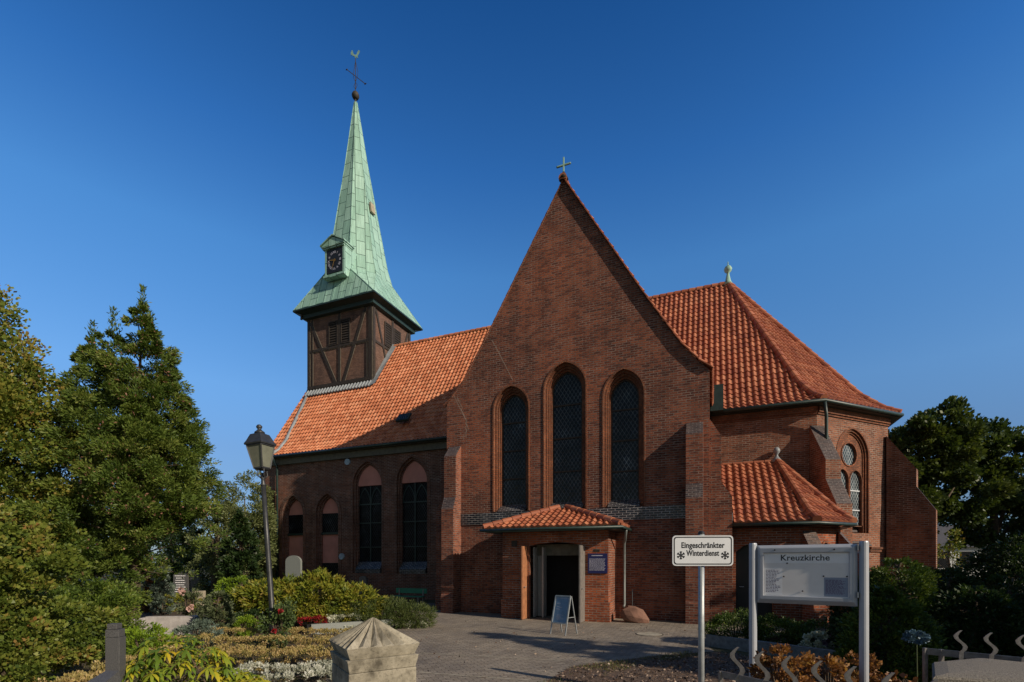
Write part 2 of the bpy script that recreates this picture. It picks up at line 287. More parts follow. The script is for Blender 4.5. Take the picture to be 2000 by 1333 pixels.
class MB:
    def __init__(s): s.v = []; s.f = []; s.m = []; s.r = []
    def add(s, vs, fs, mi=0, rnd=.5):
        b = len(s.v); s.v += [tuple(x) for x in vs]
        for f in fs: s.f.append(tuple(b+i for i in f)); s.m.append(mi); s.r.append(rnd)
    def box(s, a, b, mi=0, rot=None, ctr=None):
        x0, y0, z0 = a; x1, y1, z1 = b
        vs = [(x0, y0, z0), (x1, y0, z0), (x1, y1, z0), (x0, y1, z0), (x0, y0, z1), (x1, y0, z1), (x1, y1, z1), (x0, y1, z1)]
        if rot: vs = [tuple(rot @ (Vector(v)-Vector(ctr)) + Vector(ctr)) for v in vs]
        s.add(vs, [(3, 2, 1, 0), (4, 5, 6, 7), (0, 1, 5, 4), (1, 2, 6, 5), (2, 3, 7, 6), (3, 0, 4, 7)], mi)
    def bar(s, p, q, w, h, mi=0, up=(0, 0, 1)):
        p, q, up = Vector(p), Vector(q), Vector(up); d = (q-p).normalized()
        a = d.cross(up)
        a = a.normalized() if a.length > 1e-4 else Vector((1, 0, 0)); b = a.cross(d).normalized()
        vs = [c+a*i*w/2+b*j*h/2 for c in (p, q) for i, j in ((-1, -1), (1, -1), (1, 1), (-1, 1))]
        s.add(vs, [(0, 1, 2, 3), (7, 6, 5, 4), (0, 4, 5, 1), (1, 5, 6, 2), (2, 6, 7, 3), (3, 7, 4, 0)], mi)
    def tube(s, pts, rs, n=10, mi=0, cap=True):
        pts = [Vector(p) for p in pts]; b = len(s.v); prev = None
        if not hasattr(rs, '__len__'): rs = [rs]*len(pts)
        for i, p in enumerate(pts):
            d = (pts[min(i+1, len(pts)-1)]-pts[max(i-1, 0)]).normalized()
            if prev is None: a = d.orthogonal().normalized()
            else: a = (prev-d*prev.dot(d)).normalized()
            prev = a; c = d.cross(a)
            for k in range(n):
                t = 2*math.pi*k/n; s.v.append(tuple(p+(a*math.cos(t)+c*math.sin(t))*rs[i]))
        for i in range(len(pts)-1):
            for k in range(n):
                s.f.append((b+i*n+k, b+i*n+(k+1) % n, b+(i+1)*n+(k+1) % n, b+(i+1)*n+k)); s.m.append(mi); s.r.append(.5)
        if cap:
            e = b+(len(pts)-1)*n
            s.f.append(tuple(b+k for k in reversed(range(n)))); s.m.append(mi); s.r.append(.5)
            s.f.append(tuple(e+k for k in range(n))); s.m.append(mi); s.r.append(.5)
    def lathe(s, prof, ctr=(0, 0, 0), n=16, mi=0, phase=0, sx=1, sy=1):
        b = len(s.v)
        for r, z in prof:
            for k in range(n):
                t = 2*math.pi*k/n+phase; s.v.append((ctr[0]+r*sx*math.cos(t), ctr[1]+r*sy*math.sin(t), ctr[2]+z))
        for i in range(len(prof)-1):
            for k in range(n):
                s.f.append((b+i*n+k, b+i*n+(k+1) % n, b+(i+1)*n+(k+1) % n, b+(i+1)*n+k)); s.m.append(mi); s.r.append(.5)
        e = b+(len(prof)-1)*n
        s.f.append(tuple(b+k for k in reversed(range(n)))); s.m.append(mi); s.r.append(.5)
        s.f.append(tuple(e+k for k in range(n))); s.m.append(mi); s.r.append(.5)
    def build(s, name, mats, parent=None, smooth=False, loc=None, bevel=0):
        me = bpy.data.meshes.new(name); me.from_pydata(s.v, [], s.f)
        if not isinstance(mats, (list, tuple)): mats = [mats]
        for m in mats: me.materials.append(m)
        me.polygons.foreach_set('material_index', s.m)
        if smooth: me.polygons.foreach_set('use_smooth', [True]*len(s.f))
        at = me.attributes.new('rnd', 'FLOAT', 'FACE'); at.data.foreach_set('value', s.r)
        me.update()
        uvl = me.uv_layers.new(name='UVMap'); uv = np.zeros(len(me.loops)*2, dtype=np.float32)
        vv = me.vertices; up = Vector((0, 0, 1))
        for p in me.polygons:
            n = p.normal
            if abs(n.z) > .985: t = Vector((1, 0, 0)); w = Vector((0, 1, 0))
            else:
                t = up.cross(n).normalized(); w = n.cross(t)
                if abs(n.z) < .3: w = up
            for li in p.loop_indices:
                co = vv[me.loops[li].vertex_index].co; uv[2*li] = co.dot(t); uv[2*li+1] = co.dot(w)
        uvl.data.foreach_set('uv', uv)
        o = bpy.data.objects.new(name, me); C.objects.link(o)
        if parent: o.parent = parent
        if loc: o.location = loc
        if bevel:
            bv = o.modifiers.new('bevel', 'BEVEL'); bv.width = bevel; bv.segments = 2; bv.limit_method = 'ANGLE'
        return o

class PL:
    """vertical plane: local origin (x,y), direction e along it, n = inward"""
    def __init__(s, o, e):
        s.o = Vector((o[0], o[1])); s.e = Vector((e[0], e[1])).normalized(); s.n = Vector((-s.e.y, s.e.x))
    def __call__(s, a, z, d=0):
        p = s.o+s.e*a+s.n*d; return (p.x, p.y, z)
def poly_face(mb, pl, outer, holes=(), d=0, mi=0, flip=False):
    loops = [[Vector((a, z, 0)) for a, z in outer]]+[[Vector((a, z, 0)) for a, z in h] for h in holes]
    flat = [q for l in loops for q in l]; tr = tessellate_polygon(loops)
    vs = [pl(q.x, q.y, d) for q in flat]; fs = []
    for t in tr:
        A, B, Cc = [flat[i] for i in t]
        area = (B.x-A.x)*(Cc.y-A.y)-(B.y-A.y)*(Cc.x-A.x)
        t = tuple(t) if area > 0 else tuple(reversed(t))
        fs.append(t if not flip else tuple(reversed(t)))
    mb.add(vs, fs, mi)
def loft(mb, pl, loops, mi=0, closed=True):
    """loops: list of (points, d)"""
    b = len(mb.v); n = len(loops[0][0])
    for pts, d in loops:
        for a, z in pts: mb.v.append(pl(a, z, d))
    for i in range(len(loops)-1):
        for k in range(n if closed else n-1):
            k2 = (k+1) % n
            mb.f.append((b+i*n+k2, b+i*n+k, b+(i+1)*n+k, b+(i+1)*n+k2)); mb.m.append(mi if not isinstance(mi, list) else mi[i]); mb.r.append(.5)
def arch(cx, w, z0, zs, za, n=9):
    """pointed arch outline, counter-clockwise from bottom left... returned bottom-left, bottom-right, up, arc, down"""
    h = za-zs; r = (w*w+h*h)/(2*w); pts = [(cx-w, z0), (cx+w, z0)]
    th = math.atan2(h, r-w) if r > w else math.pi/2
    th = math.asin(min(1, h/r)) if r >= w and (r-w) >= 0 else math.pi-math.asin(min(1, h/r))
    for i in range(n+1):
        t = th*i/n; pts.append((cx+w-r+r*math.cos(t), zs+r*math.sin(t)))
    for i in range(n-1, -1, -1):
        t = th*i/n; pts.append((cx-w+r-r*math.cos(t), zs+r*math.sin(t)))
    return pts
def arch_off(cx, wi, z0, zs, za, d, n=9):
    h = za-zs; r = (wi*wi+h*h)/(2*wi); rr = r+d; return arch(cx, wi+d, z0, zs, zs+math.sqrt(max(1e-4, rr*rr-(r-wi)**2)), n)
def prism(mb, pl, a0, a1, prof, mi=0, capmi=1):
    """profile (d,z) list, outer side of a buttress, d negative = outwards; extruded between a0 and a1"""
    n = len(prof); vs = [pl(a0, z, d) for d, z in prof]+[pl(a1, z, d) for d, z in prof]
    b = len(mb.v); mb.v += vs
    mb.f.append(tuple(b+i for i in reversed(range(n)))); mb.m.append(mi); mb.r.append(.5)
    mb.f.append(tuple(b+n+i for i in range(n))); mb.m.append(mi); mb.r.append(.5)
    for i in range(n):
        j = (i+1) % n
        dz = abs(prof[i][1]-prof[j][1]); dd = abs(prof[i][0]-prof[j][0])
        mb.f.append((b+j, b+n+j, b+n+i, b+i)); mb.m.append(capmi if (dd > .08 and dz > .08) else mi); mb.r.append(.5)

def text_obj(name, body, size, mat, mapf, parent, extrude=.002, offset=0, align='CENTER', space=1.0, xs=1.0):
    cu = bpy.data.curves.new(name, 'FONT'); cu.body = body; cu.size = size; cu.align_x = align; cu.align_y = 'CENTER'
    cu.offset = offset; cu.extrude = 0; cu.space_character = space; cu.resolution_u = 4
    to = bpy.data.objects.new('tmp_text', cu); C.objects.link(to)
    dg = bpy.context.evaluated_depsgraph_get(); me = bpy.data.meshes.new_from_object(to.evaluated_get(dg))
    bpy.data.objects.remove(to); bpy.data.curves.remove(cu)
    for v in me.vertices: v.co = Vector(mapf(v.co.x*xs, v.co.y))
    me.name = name; me.materials.clear(); me.materials.append(mat); me.update()
    o = bpy.data.objects.new(name, me); C.objects.link(o)
    if parent: o.parent = parent
    return o

# ------------------------------------------------------------------ ground
def sheet(name, pts, z, m, kind='structure', label=None):
    mb = MB(); loops = [[Vector((x, y, 0)) for x, y in pts]]; tr = tessellate_polygon(loops); fs = []
    for t in tr:
        A, B, D_ = [loops[0][i] for i in t]
        fs.append(tuple(t) if (B-A).cross(D_-A).z > 0 else tuple(reversed(t)))
    mb.add([(x, y, z) for x, y in pts], fs); o = mb.build(name, m)
    o['kind'] = kind
    return o
sheet('ground', [(-900, -300), (900, -300), (900, 1500), (-900, 1500)], 0, M_ground)
sheet('pavement', [(-2.0, -6), (-2.35, 3), (-2.6, 6), (-3.3, 9.2), (-3.75, 11.6), (-3.4, 13.6), (-2.7, 15.6), (-5.2, 22), (-1, 24), (6, 18), (8.2, 15.2), (7.5, 13.4), (6.2, 12.2), (4.45, 11.25), (4.3, 10.4), (2.9, 9.9), (1.1, 8.9), (.45, 7.6), (.35, 3), (.3, -6)], .004, M_pave)
sheet('flower_bed_soil', [(.35, 3), (.45, 7.6), (1.1, 8.9), (2.9, 9.9), (4.3, 10.3), (6.2, 8.3), (8.8, 5.0), (8.8, 1.5), (.3, 1.5)], .008, M_mulch)
sheet('garden_soil_left', [(-16, 2), (-2.4, 2.9), (-2.65, 6), (-3.35, 9.2), (-3.8, 11.6), (-3.45, 13.6), (-2.75, 15.6), (-5.3, 23), (-30, 34)], .0055, M_soil)
sheet('garden_soil_right', [(4.5, 11.2), (6.4, 8.6), (9, 5), (40, 5), (40, 30), (16, 19), (8.6, 14.5), (6.2, 12.1)], .0065, M_soil)
for (x0, y0), (x1, y1) in (((-2.2, 8.6), (.55, 7.75)), ((-1.9, 10.2), (1.0, 9.4)), ((-1.6, 7.3), (.4, 6.7))):
    d = Vector((x1-x0, y1-y0)).normalized(); n = Vector((-d.y, d.x))*.022
    sheet('pavement_joint', [(x0-n.x, y0-n.y), (x1-n.x, y1-n.y), (x1+n.x, y1+n.y), (x0+n.x, y0+n.y)], .0085, M_concrete)
mh = MB(); mh.lathe([(.36, 0), (.36, .006)], n=32); mh.lathe([(.325, .006), (.325, .010)], n=32, mi=1)
tag(mh.build('manhole_cover', [M_manh, M_concrete], loc=(3.6, 12.85, .004)), 'round cast iron manhole cover set in the block paving', 'manhole cover')

# ------------------------------------------------------------------ the church
church = empty('church', (ST*DV, CT*DV, 0), -TH, 'dark red brick church with tiled roofs and green copper spire', 'church')
def toW(u, v): v += DV; return (CT*u+ST*v, -ST*u+CT*v)
FAC = PL((0, 0), (1, 0))
# --- gable wall
GV = [(0.0, 7.95), (-.37, 8.25), (-.91, 8.88), (-1.94, 10.5), (-4.82, 15.34)]
gable = [(-9.48, 0), (-.06, 0), (-.06, 7.95)]+GV[1:]+[(-9.6-a, z) for a, z in reversed(GV[1:-1])]+[(-9.48, 8.0)]
wins = [(-6.80, .68, 7.52, 8.34), (-4.76, .745, 7.98, 8.90), (-2.73, .665, 7.50, 8.36)]
holes = [arch(c, w, 3.76, s, a) for c, w, s, a in wins]
mb = MB(); poly_face(mb, FAC, gable, holes+[[(-5.75, .0), (-3.8, .0), (-3.8, 2.45), (-5.75, 2.45)]] if False else holes)
BD = .55
poly_face(mb, FAC, gable, [], d=BD, flip=True)
loft(mb, FAC, [(gable, 0), (gable, BD)])
mb.build('gable_wall', M_brick, church)
# plinth
mb = MB()
mb.box((-8.85, -.04, 0), (-6.75, .02, .62)); mb.build('plinth', M_brick, church); mb = MB(); mb.box((-2.85, -.04, 0), (-.78, .02, .62)); mb.build('plinth', M_brick, church)
rngc = random.Random(77)
def crack(pts):
    mb = MB(); p = Vector(pts[0]); 
    for q in pts[1:]:
        q = Vector(q)
        while p.y > q.y+.04:
            nx = p.x+(q.x-p.x)*.077/max(.077, p.y-q.y)*rngc.uniform(.3, 1.7)
            if abs(nx-p.x) < .03: nx = p.x+.04
            mb.box((min(p.x, nx)-.006, -.002, p.y-.006), (max(p.x, nx)+.006, .001, p.y+.005)); mb.box((nx-.006, -.0025, p.y-.077), (nx+.006, .001, p.y+.007)); p = Vector((nx, p.y-.077))
    mb.build('repointed_joint', M_repoint, church)
for cr_ in ([(-7.60, 10.15), (-7.25, 9.45), (-6.85, 8.55)], [(-9.2, 8.3), (-9.0, 7.8), (-8.8, 6.6)], [(-9.05, 8.2), (-8.85, 7.6), (-8.7, 6.9)]): crack(cr_)
# glazed band
mb = MB(); mb.box((-8.84, -.035, 3.30), (-.74, .02, 3.73)); mb.build('glazed_band', M_glaze, church)
for c, w, s, a in wins:
    wo = MB()
    L0 = arch(c, w+.05, 3.76, s, a+.06); L1 = arch(c, w, 3.76, s, a); L2 = arch(c, w-.07, 3.76, s, a-.08); L3 = arch(c, w-.13, 3.76, s, a-.15); L4 = arch(c, w-.19, 3.76, s, a-.22)
    loft(wo, FAC, [(L0, 0), (L0, -.03), (L1, -.03), (L1, .09), (L2, .09), (L2, .17), (L3, .17), (L3, .25), (L4, .25), (L4, .42)])
    wo.build('window_surround', M_brick_or, church)
    root = wo = None
    fr = MB(); g = arch(c, w-.19, 3.95, s, a-.22)
    poly_face(fr, FAC, g, d=.36); pane = fr.build('window', M_glass, church)
    bars = MB()
    gi = arch(c, w-.24, 3.99, s, a-.28); loft(bars, FAC, [(g, .36), (g, .33), (gi, .33), (gi, .36)])
    H = a-.22-3.95
    for k in (.25, .5, .75):
        z = 3.95+H*k*1.0; bars.box((c-w+.2, .325, z-.025), (c+w-.2, .355, z+.025))
    bars.build('glazing_bar', M_timber, pane)
    sl_ = MB(); prism(sl_, FAC, c-w+.135, c+w-.135, [(-.035, 3.735), (.33, 4.03), (.33, 3.7), (-.03, 3.7)], 0, 0); sl_.build('window_sill', M_glaze, church)

# --- buttresses on the gable front
def buttress(pl, a0, a1, stages, name='buttress', brk=M_brick, cap=M_cap):
    """stages: from the bottom: [(d, ztop_of_vertical)], then slopes back"""
    prof = [(0.02, 0)]; prof.append((-stages[0][0]-.05, 0)); prof.append((-stages[0][0]-.05, .62)); prof.append((-stages[0][0], .70))
    for i, (d, z, zs) in enumerate(stages):
        if i: prof.append((-d, stages[i-1][2]))
        prof.append((-d, z))
        if i < len(stages)-1: pass
    prof.append((0.02, stages[-1][2]))
    # drip edges
    mb = MB(); prism(mb, pl, a0, a1, prof); o = mb.build(name, [brk, cap], church)
    return o
for a0, a1 in ((-9.36, -8.86), (-.74, -.24)):
    buttress(FAC, a0, a1, [(.62, 3.88, 4.34), (.42, 5.88, 6.36)])
PLR = PL((-.06, .22), (0, 1))      # transept side, faces +u
buttress(PLR, 0, .5, [(.66, 3.95, 4.45), (.34, 5.9, 6.5)])
PLL = PL((-9.48, .74), (0, -1)); buttress(PLL, 0, .5, [(.62, 3.88, 4.34), (.42, 5.88, 6.36)])
# transept side walls
mb = MB(); mb.box((-.56, BD, 0), (-.07, 4.9, 7.95)); mb.build('transept_side_wall', M_brick, church); mb = MB(); mb.box((-9.47, BD, 0), (-8.98, 4.9, 7.95)); mb.build('transept_side_wall', M_brick, church)

# --- pantile roofs
def pantiles(o, e, n, prof, amin, amax, mb, tw=.235, ex=.335, sub=6, seed=1, spine=True):
    rng = random.Random(seed); O = Vector(o); E_ = Vector(e).normalized(); N_ = Vector(n).normalized()
    cum = [0]
    for i in range(1, len(prof)): cum.append(cum[-1]+math.hypot(prof[i][0]-prof[i-1][0], prof[i][1]-prof[i-1][1]))
    def at(s):
        s = max(0, min(cum[-1], s))
        for i in range(1, len(prof)):
            if s <= cum[i]+1e-9:
                f = (s-cum[i-1])/(cum[i]-cum[i-1]); h = prof[i-1][0]+(prof[i][0]-prof[i-1][0])*f; z = prof[i-1][1]+(prof[i][1]-prof[i-1][1])*f
                dh = prof[i][0]-prof[i-1][0]; dz = prof[i][1]-prof[i-1][1]; l = math.hypot(dh, dz)
                return h, z, -dz/l, dh/l
    rows = int(math.ceil(cum[-1]/ex)); ex = cum[-1]/rows
    for r in range(rows):
        s0, s1 = r*ex, (r+1)*ex
        A = at(s0); B = at(min(s1+.03, cum[-1]))
        lo0, hi0 = amin(A[0]), amax(A[0]); lo1, hi1 = amin(B[0]), amax(B[0])
        if hi0-lo0 < .02 and hi1-lo1 < .02: continue
        k0 = int(math.floor(min(lo0, lo1)/tw)); k1 = int(math.ceil(max(hi0, hi1)/tw))
        for k in range(k0, k1):
            jit = rng.uniform(-.004, .006); rr = rng.random()
            cols = []
            for j in range(sub+1):
                a = (k+j/sub)*tw; x = j/sub
                wv = .052*math.sin(math.pi*min(1, x/.55)) if x < .55 else -.012*math.sin(math.pi*(x-.55)/.45)
                cols.append((a, wv))
            if cols[-1][0] <= min(lo0, lo1) or cols[0][0] >= max(hi0, hi1): continue
            vs = []
            for a, wv in cols:
                for (h, z, nh, nz), lo, hi, lift in ((A, lo0, hi0, -.02), (A, lo0, hi0, .048+jit), (B, lo1, hi1, .004)):
                    aa = max(lo, min(hi, a)); l = lift+(wv if lift > -.01 else wv*.6)
                    p = O+E_*aa+N_*(h+nh*l); vs.append((p.x, p.y, z+nz*l))
            fs = []
            for j in range(sub):
                b = j*3
                if (Vector(vs[b+1])-Vector(vs[b+4])).length < 1e-4 and (Vector(vs[b+2])-Vector(vs[b+5])).length < 1e-4: continue
                fs += [(b, b+3, b+4, b+1), (b+1, b+4, b+5, b+2)]
            if fs: mb.add(vs, fs, 0, rr)
def ridge(mb, pts, r=.13, seg=.36, seed=3, mi=0):
    """overlapping half-round ridge/hip tiles along a polyline"""
    rng = random.Random(seed); pts = [Vector(p) for p in pts]
    for i in range(len(pts)-1):
        p, q = pts[i], pts[i+1]; L_ = (q-p).length; n = max(1, int(round(L_/seg))); d = (q-p).normalized()
        a = d.cross(Vector((0, 0, 1))).normalized(); b = a.cross(d)
        for k in range(n):
            c0 = p+d*(L_*k/n-.03); c1 = p+d*(L_*(k+1)/n+.02); vs = []
            for c, rr in ((c0, r*1.12), (c1, r*.9)):
                for j in range(9):
                    t = math.pi*(j/8*1.3-.15); vs.append(c+a*math.cos(t)*rr+b*math.sin(t)*rr)
            mb.add(vs, [(j, j+1, j+10, j+9) for j in range(8)]+[(8, 7, 6, 5, 4, 3, 2, 1, 0)], mi, rng.random())
def gutter(pts, name='gutter', r=.075, mat=M_gutter, drop=.10):
    g = MB(); pts = [Vector(p) for p in pts]
    g.tube(pts, r, 10); g.build(name, mat, church, smooth=True)
NP = [(0, 8.0), (.4, 8.33), (1.0, 9.05), (5.5, 15.75)]
UL = -24.45
# nave roof (south slope): cut out under the tower, its west end hipped
def nmax(h): return (-9.5-UL)+h*.80
mb = MB(); pantiles((UL, 4.3), (1, 0), (0, 1), NP, lambda h: 0, lambda h: (-9.4-UL)+min(4.7, max(0, h*.82)), mb, seed=11)
nave_roof = mb.build('nave_roof', M_tileN, church)
mb = MB(); pantiles((UL, 15.3), (1, 0), (0, -1), NP, lambda h: 0, lambda h: 23, mb, tw=.47, ex=.67, sub=4, seed=12); mb.build('nave_roof_north_slope', M_tileN, church)
mb = MB(); hp = [(-23.75, 4.28, 8.07), (-23.45, 4.42, 8.2), (-23.35, 4.7, 8.43), (-23.42, 5.3, 9.12), (-24.1, 7.75, 12.80)]
mb.tube(hp, .10, 8); mb.build('hip_flashing', M_lead, nave_roof, smooth=True)
mb = MB(); ridge(mb, [(-19.2, 9.8, 15.76), (-8.6, 9.8, 15.76)], seed=5); mb.build('ridge_tiles', M_tileN, nave_roof)
gutter([(UL-.02, 4.2, 7.93), (-9.5, 4.2, 7.93)])
mb = MB(); mb.box((-24.4, 4.50, 7.50), (-9.45, 4.66, 7.86)); mb.box((-24.4, 4.3, 7.84), (-9.45, 4.66, 7.90)); mb.build('eaves_cornice', M_frieze, church)
# small roof light
mb = MB(); RL = PL((-15.6, 5.3), (1, 0)); z0 = 9.1
def rs(a, s, l=0): h = s*.557; return (-15.45+a, 5.15+h-.83*l*1, 9.27+s*.83-0+l*.557)
vs = [rs(0, 0, .02), rs(.75, 0, .02), rs(.75, .55, .02), rs(0, .55, .02), rs(0, 0, .16), rs(.75, 0, .16), rs(.75, .55, .12), rs(0, .55, .12)]
mb.add(vs, [(4, 5, 6, 7), (0, 1, 5, 4), (1, 2, 6, 5), (2, 3, 7, 6), (3, 0, 4, 7)]); sk = mb.build('roof_light', M_gutter, church)
mb = MB(); vs = [rs(.08, .06, .165), rs(.67, .06, .165), rs(.67, .48, .135), rs(.08, .48, .135)]; mb.add(vs, [(0, 1, 2, 3)]); mb.build('pane', M_glass, sk)
# transept roof
TPr = [(0, 7.95), (.35, 8.22), (.9, 8.85), (1.94, 10.45), (4.84, 15.3)]
mb = MB()
pantiles((.03, -.06), (0, 1), (-1, 0), TPr, lambda h: 0, lambda h: 4.6+h*.9, mb, seed=21)
pantiles((-9.55, 10.2), (0, -1), (1, 0), TPr, lambda h: 5.6-h*.9, lambda h: 10.10, mb, seed=22)
troof = mb.build('transept_roof', M_tileA, church)
mb = MB(); ridge(mb, [(-4.81, -.1, 15.32), (-4.81, 9.9, 15.5)], seed=6); mb.build('ridge_tiles', M_tileA, troof)
mb = MB()   # verge tiles along both rakes
for sgn in (0, 1):
    if sgn: mb.build('verge_tiles', M_tileA, troof); mb = MB()
    ps = [((a if not sgn else -9.6-a), -.05, z+.04) for a, z in GV]
    if sgn: ps = ps
    for i in range(len(ps)-1):
        p, q_ = Vector(ps[i]), Vector(ps[i+1]); n = max(1, int((q_-p).length/.33))
        for k in range(n):
            s0 = p.lerp(q_, k/n); s1 = p.lerp(q_, (k+1)/n+.02); s0 = s0+Vector((0, 0, .03)); mb.bar(s0+Vector((0, .05 if sgn else 0, -.06*sgn)), s1+Vector((0, .05 if sgn else 0, -.06*sgn)), .12, .03)
mb.build('verge_coping', M_brick, troof)
mb = MB(); mb.tube([(-4.8, -.02, 15.30), (-4.8, -.02, 15.55)], [.17, .05], 12); mb.build('finial_base', M_timber, church, smooth=True)
mb = MB(); mb.box((-4.826, -.04, 15.4), (-4.774, .012, 16.08)); mb.box((-5.06, -.042, 15.78), (-4.54, .014, 15.83)); cr = mb.build('gable_cross', M_copper, church, bevel=.008)
# hopper box at the valley right of the gable
mb = MB(); mb.box((-.04, 3.9, 7.75), (.42, 4.5, 8.75)); mb.build('valley_hopper', M_gutter, church)

# --- nave wall
NV = PL((0, 4.65), (1, 0)); z_h = 7.75
nw = [(-22.2, .62, 4.60, 5.50, 'small', 1.9), (-19.69, .62, 4.60, 5.50, 'small', 1.0), (-16.98, .78, 6.0, 7.08, 'big', 1.3), (-14.17, .77, 6.0, 7.10, 'big', 1.3)]
mb = MB(); hs = [arch_off(c, w, .35 if t == 'small' else 1.3, s, a, .16) for c, w, s, a, t, b in nw]
outer = [(-24.4, 0), (-9.4, 0), (-9.4, 7.85), (-24.4, 7.85)]
poly_face(mb, NV, outer, hs); mb.build('nave_wall', M_brick_nave, church)
mb = MB(); wpl = PL((-24.4, 14.95), (0, -1)); poly_face(mb, wpl, [(0, 0), (10.3, 0), (10.3, 7.85), (5.15, 15.6), (0, 7.85)]); mb.build('west_wall', M_brick_apse, church)
mb = MB(); mb.box((-24.35, 14.4, 0), (3.65, 14.95, 7.85)); mb.build('north_wall', M_brick_nave, church)
for c, w, s, a, t, b in nw:
    z0 = .35 if t == 'small' else 1.3
    L0 = arch_off(c, w, z0, s, a, .36 if t == 'small' else .30); L1 = arch_off(c, w, z0, s, a, .17); L3 = arch_off(c, w, z0, s, a, .07); Lg = arch_off(c, w, z0, s, a, 0)
    wo = MB(); loft(wo, NV, [(L0, 0), (L0, -.035), (L1, -.035), (L1, .10), (L3, .10), (L3, .2), (Lg, .2), (Lg, .36)]) if t == 'small' else loft(wo, NV, [(L0, 0), (L0, -.012), (L1, -.012), (L1, .10), (L3, .10), (L3, .2), (Lg, .2), (Lg, .36)])
    wo.build('window_surround', M_brick_nave, church)
    g = MB(); wi = w
    if t == 'small':
        poly_face(g, NV, Lg, d=.33); fld = g.build('blind_panel', M_pink, church)
        pn = MB(); pn.box((c-wi, 4.65+.29, 3.55), (c+wi, 4.65+.325, 4.62)); wdo = pn.build('window', M_glassN, church)
        sb = MB(); sb.box((c-wi-.0, 4.65+.2, 3.43), (c+wi+.0, 4.65+.325, 3.55)); sb.build('window_sill', M_gutter, wdo)
        pn = MB(); pn.box((c-wi, 4.65+.29, .5), (c+wi, 4.65+.325, 1.85)); pn.build('window', M_glassN, church)
    else:
        poly_face(g, NV, arch(c, wi, 6.0, s, a), d=.24); loft(g, NV, [([(c-wi, 6.0), (c+wi, 6.0)], .24), ([(c-wi, 6.0), (c+wi, 6.0)], .36)], closed=False)
        g.build('blind_panel', M_pink, church)
        pn = MB(); top = [(c-wi, 1.9), (c+wi, 1.9), (c+wi, 5.9), (c+wi*.75, 6.02), (c-wi*.75, 6.02), (c-wi, 5.9)]
        poly_face(pn, NV, top, d=.345); wdo = pn.build('window', M_glassN, church)
        br = MB()
        for z in (2.7, 4.0, 5.0): br.box((c-wi, 4.65+.29, z-.025), (c+wi, 4.65+.33, z+.025))
        br.box((c-.03, 4.65+.285, 1.9), (c+.03, 4.65+.33, 6.0))
        br.build('glazing_bar', M_gutter, wdo)
        for sx in (-1, 1):
            br = MB()
            A_ = arch(c+sx*wi/2, wi/2-.02, 5.0, 5.1, 5.9); Bi = arch(c+sx*wi/2, wi/2-.06, 5.04, 5.1, 5.84); loft(br, NV, [(A_, .33), (A_, .30), (Bi, .30), (Bi, .33)])
            br.build('glazing_bar', M_gutter, wdo)
        sb = MB(); prism(sb, NV, c-w-.02, c+w+.02, [(.015, 1.30), (.015, 1.52), (.3, 1.92), (.3, 1.30)], 0, 0); sb.build('window_sill', M_glaze, church)
for (a, z) in ((-18.24, 7.32), (-18.64, 2.2)):
    mb = MB(); mb.tube([(a, 4.66, z), (a, 4.56, z)], .17, 20); mb.build('wall_anchor_disc', M_disc, church, smooth=False)
mb = MB(); mb.tube([(-23.2, 4.15, 7.88), (-23.25, 4.5, 7.4), (-23.25, 4.52, 0)], .06, 10); mb.build('downpipe', M_gutter, church, smooth=True)

# --- porch
PV = -1.2; PP = PL((0, PV), (1, 0))
pw = MB(); z1 = 2.95; a0, a1 = -6.62, -3.0
door = [(-5.70, 0), (-3.80, 0), (-3.80, 2.42), (-4.1, 2.50), (-4.75, 2.56), (-5.4, 2.50), (-5.70, 2.42)]
outer = [(a0, 0), (-5.70, 0), (-5.70, 2.42), (-5.4, 2.50), (-4.75, 2.56), (-4.1, 2.50), (-3.80, 2.42), (-3.80, 0), (a1, 0), (a1, z1), (a0, z1)]
poly_face(pw, PP, outer); poly_face(pw, PP, outer, d=.3, flip=True)
jl = [(-5.70, 0), (-5.70, 2.42), (-5.4, 2.50), (-4.75, 2.56), (-4.1, 2.50), (-3.80, 2.42), (-3.80, 0)]
loft(pw, PP, [(jl, 0), (jl, .3)], closed=False)
pw.box((a0, PV+.3, 0), (a0+.3, -.003, z1)); pw.box((a1-.3, PV+.3, 0), (a1, -.003, z1))
pw.add([(a1, PV, 0), (a1, PV+.3, 0), (a1, PV+.3, z1), (a1, PV, z1)], [(0, 1, 2, 3)]); pw.add([(a0, PV, 0), (a0, PV+.3, 0), (a0, PV+.3, z1), (a0, PV, z1)], [(3, 2, 1, 0)])
pw.build('porch_wall', M_brick_red, church)
mb = MB(); mb.box((a0-.04, PV-.04, 0), (-5.70, PV+.25, .62)); mb.build('porch_plinth', M_brick_red, church, bevel=.006); mb = MB(); mb.box((-3.78, PV-.04, 0), (a1+.05, PV+.6, .62)); mb.build('porch_plinth', M_brick_red, church, bevel=.006)
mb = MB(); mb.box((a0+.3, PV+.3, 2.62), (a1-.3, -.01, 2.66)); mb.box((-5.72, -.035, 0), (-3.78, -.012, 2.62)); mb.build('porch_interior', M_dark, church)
# orange rounded arrises of the door opening
mb = MB(); mb.box((-5.735, PV-.03, 0), (-5.635, PV+.12, 2.44)); mb.build('door_jamb', M_brick_or, church, bevel=.02)
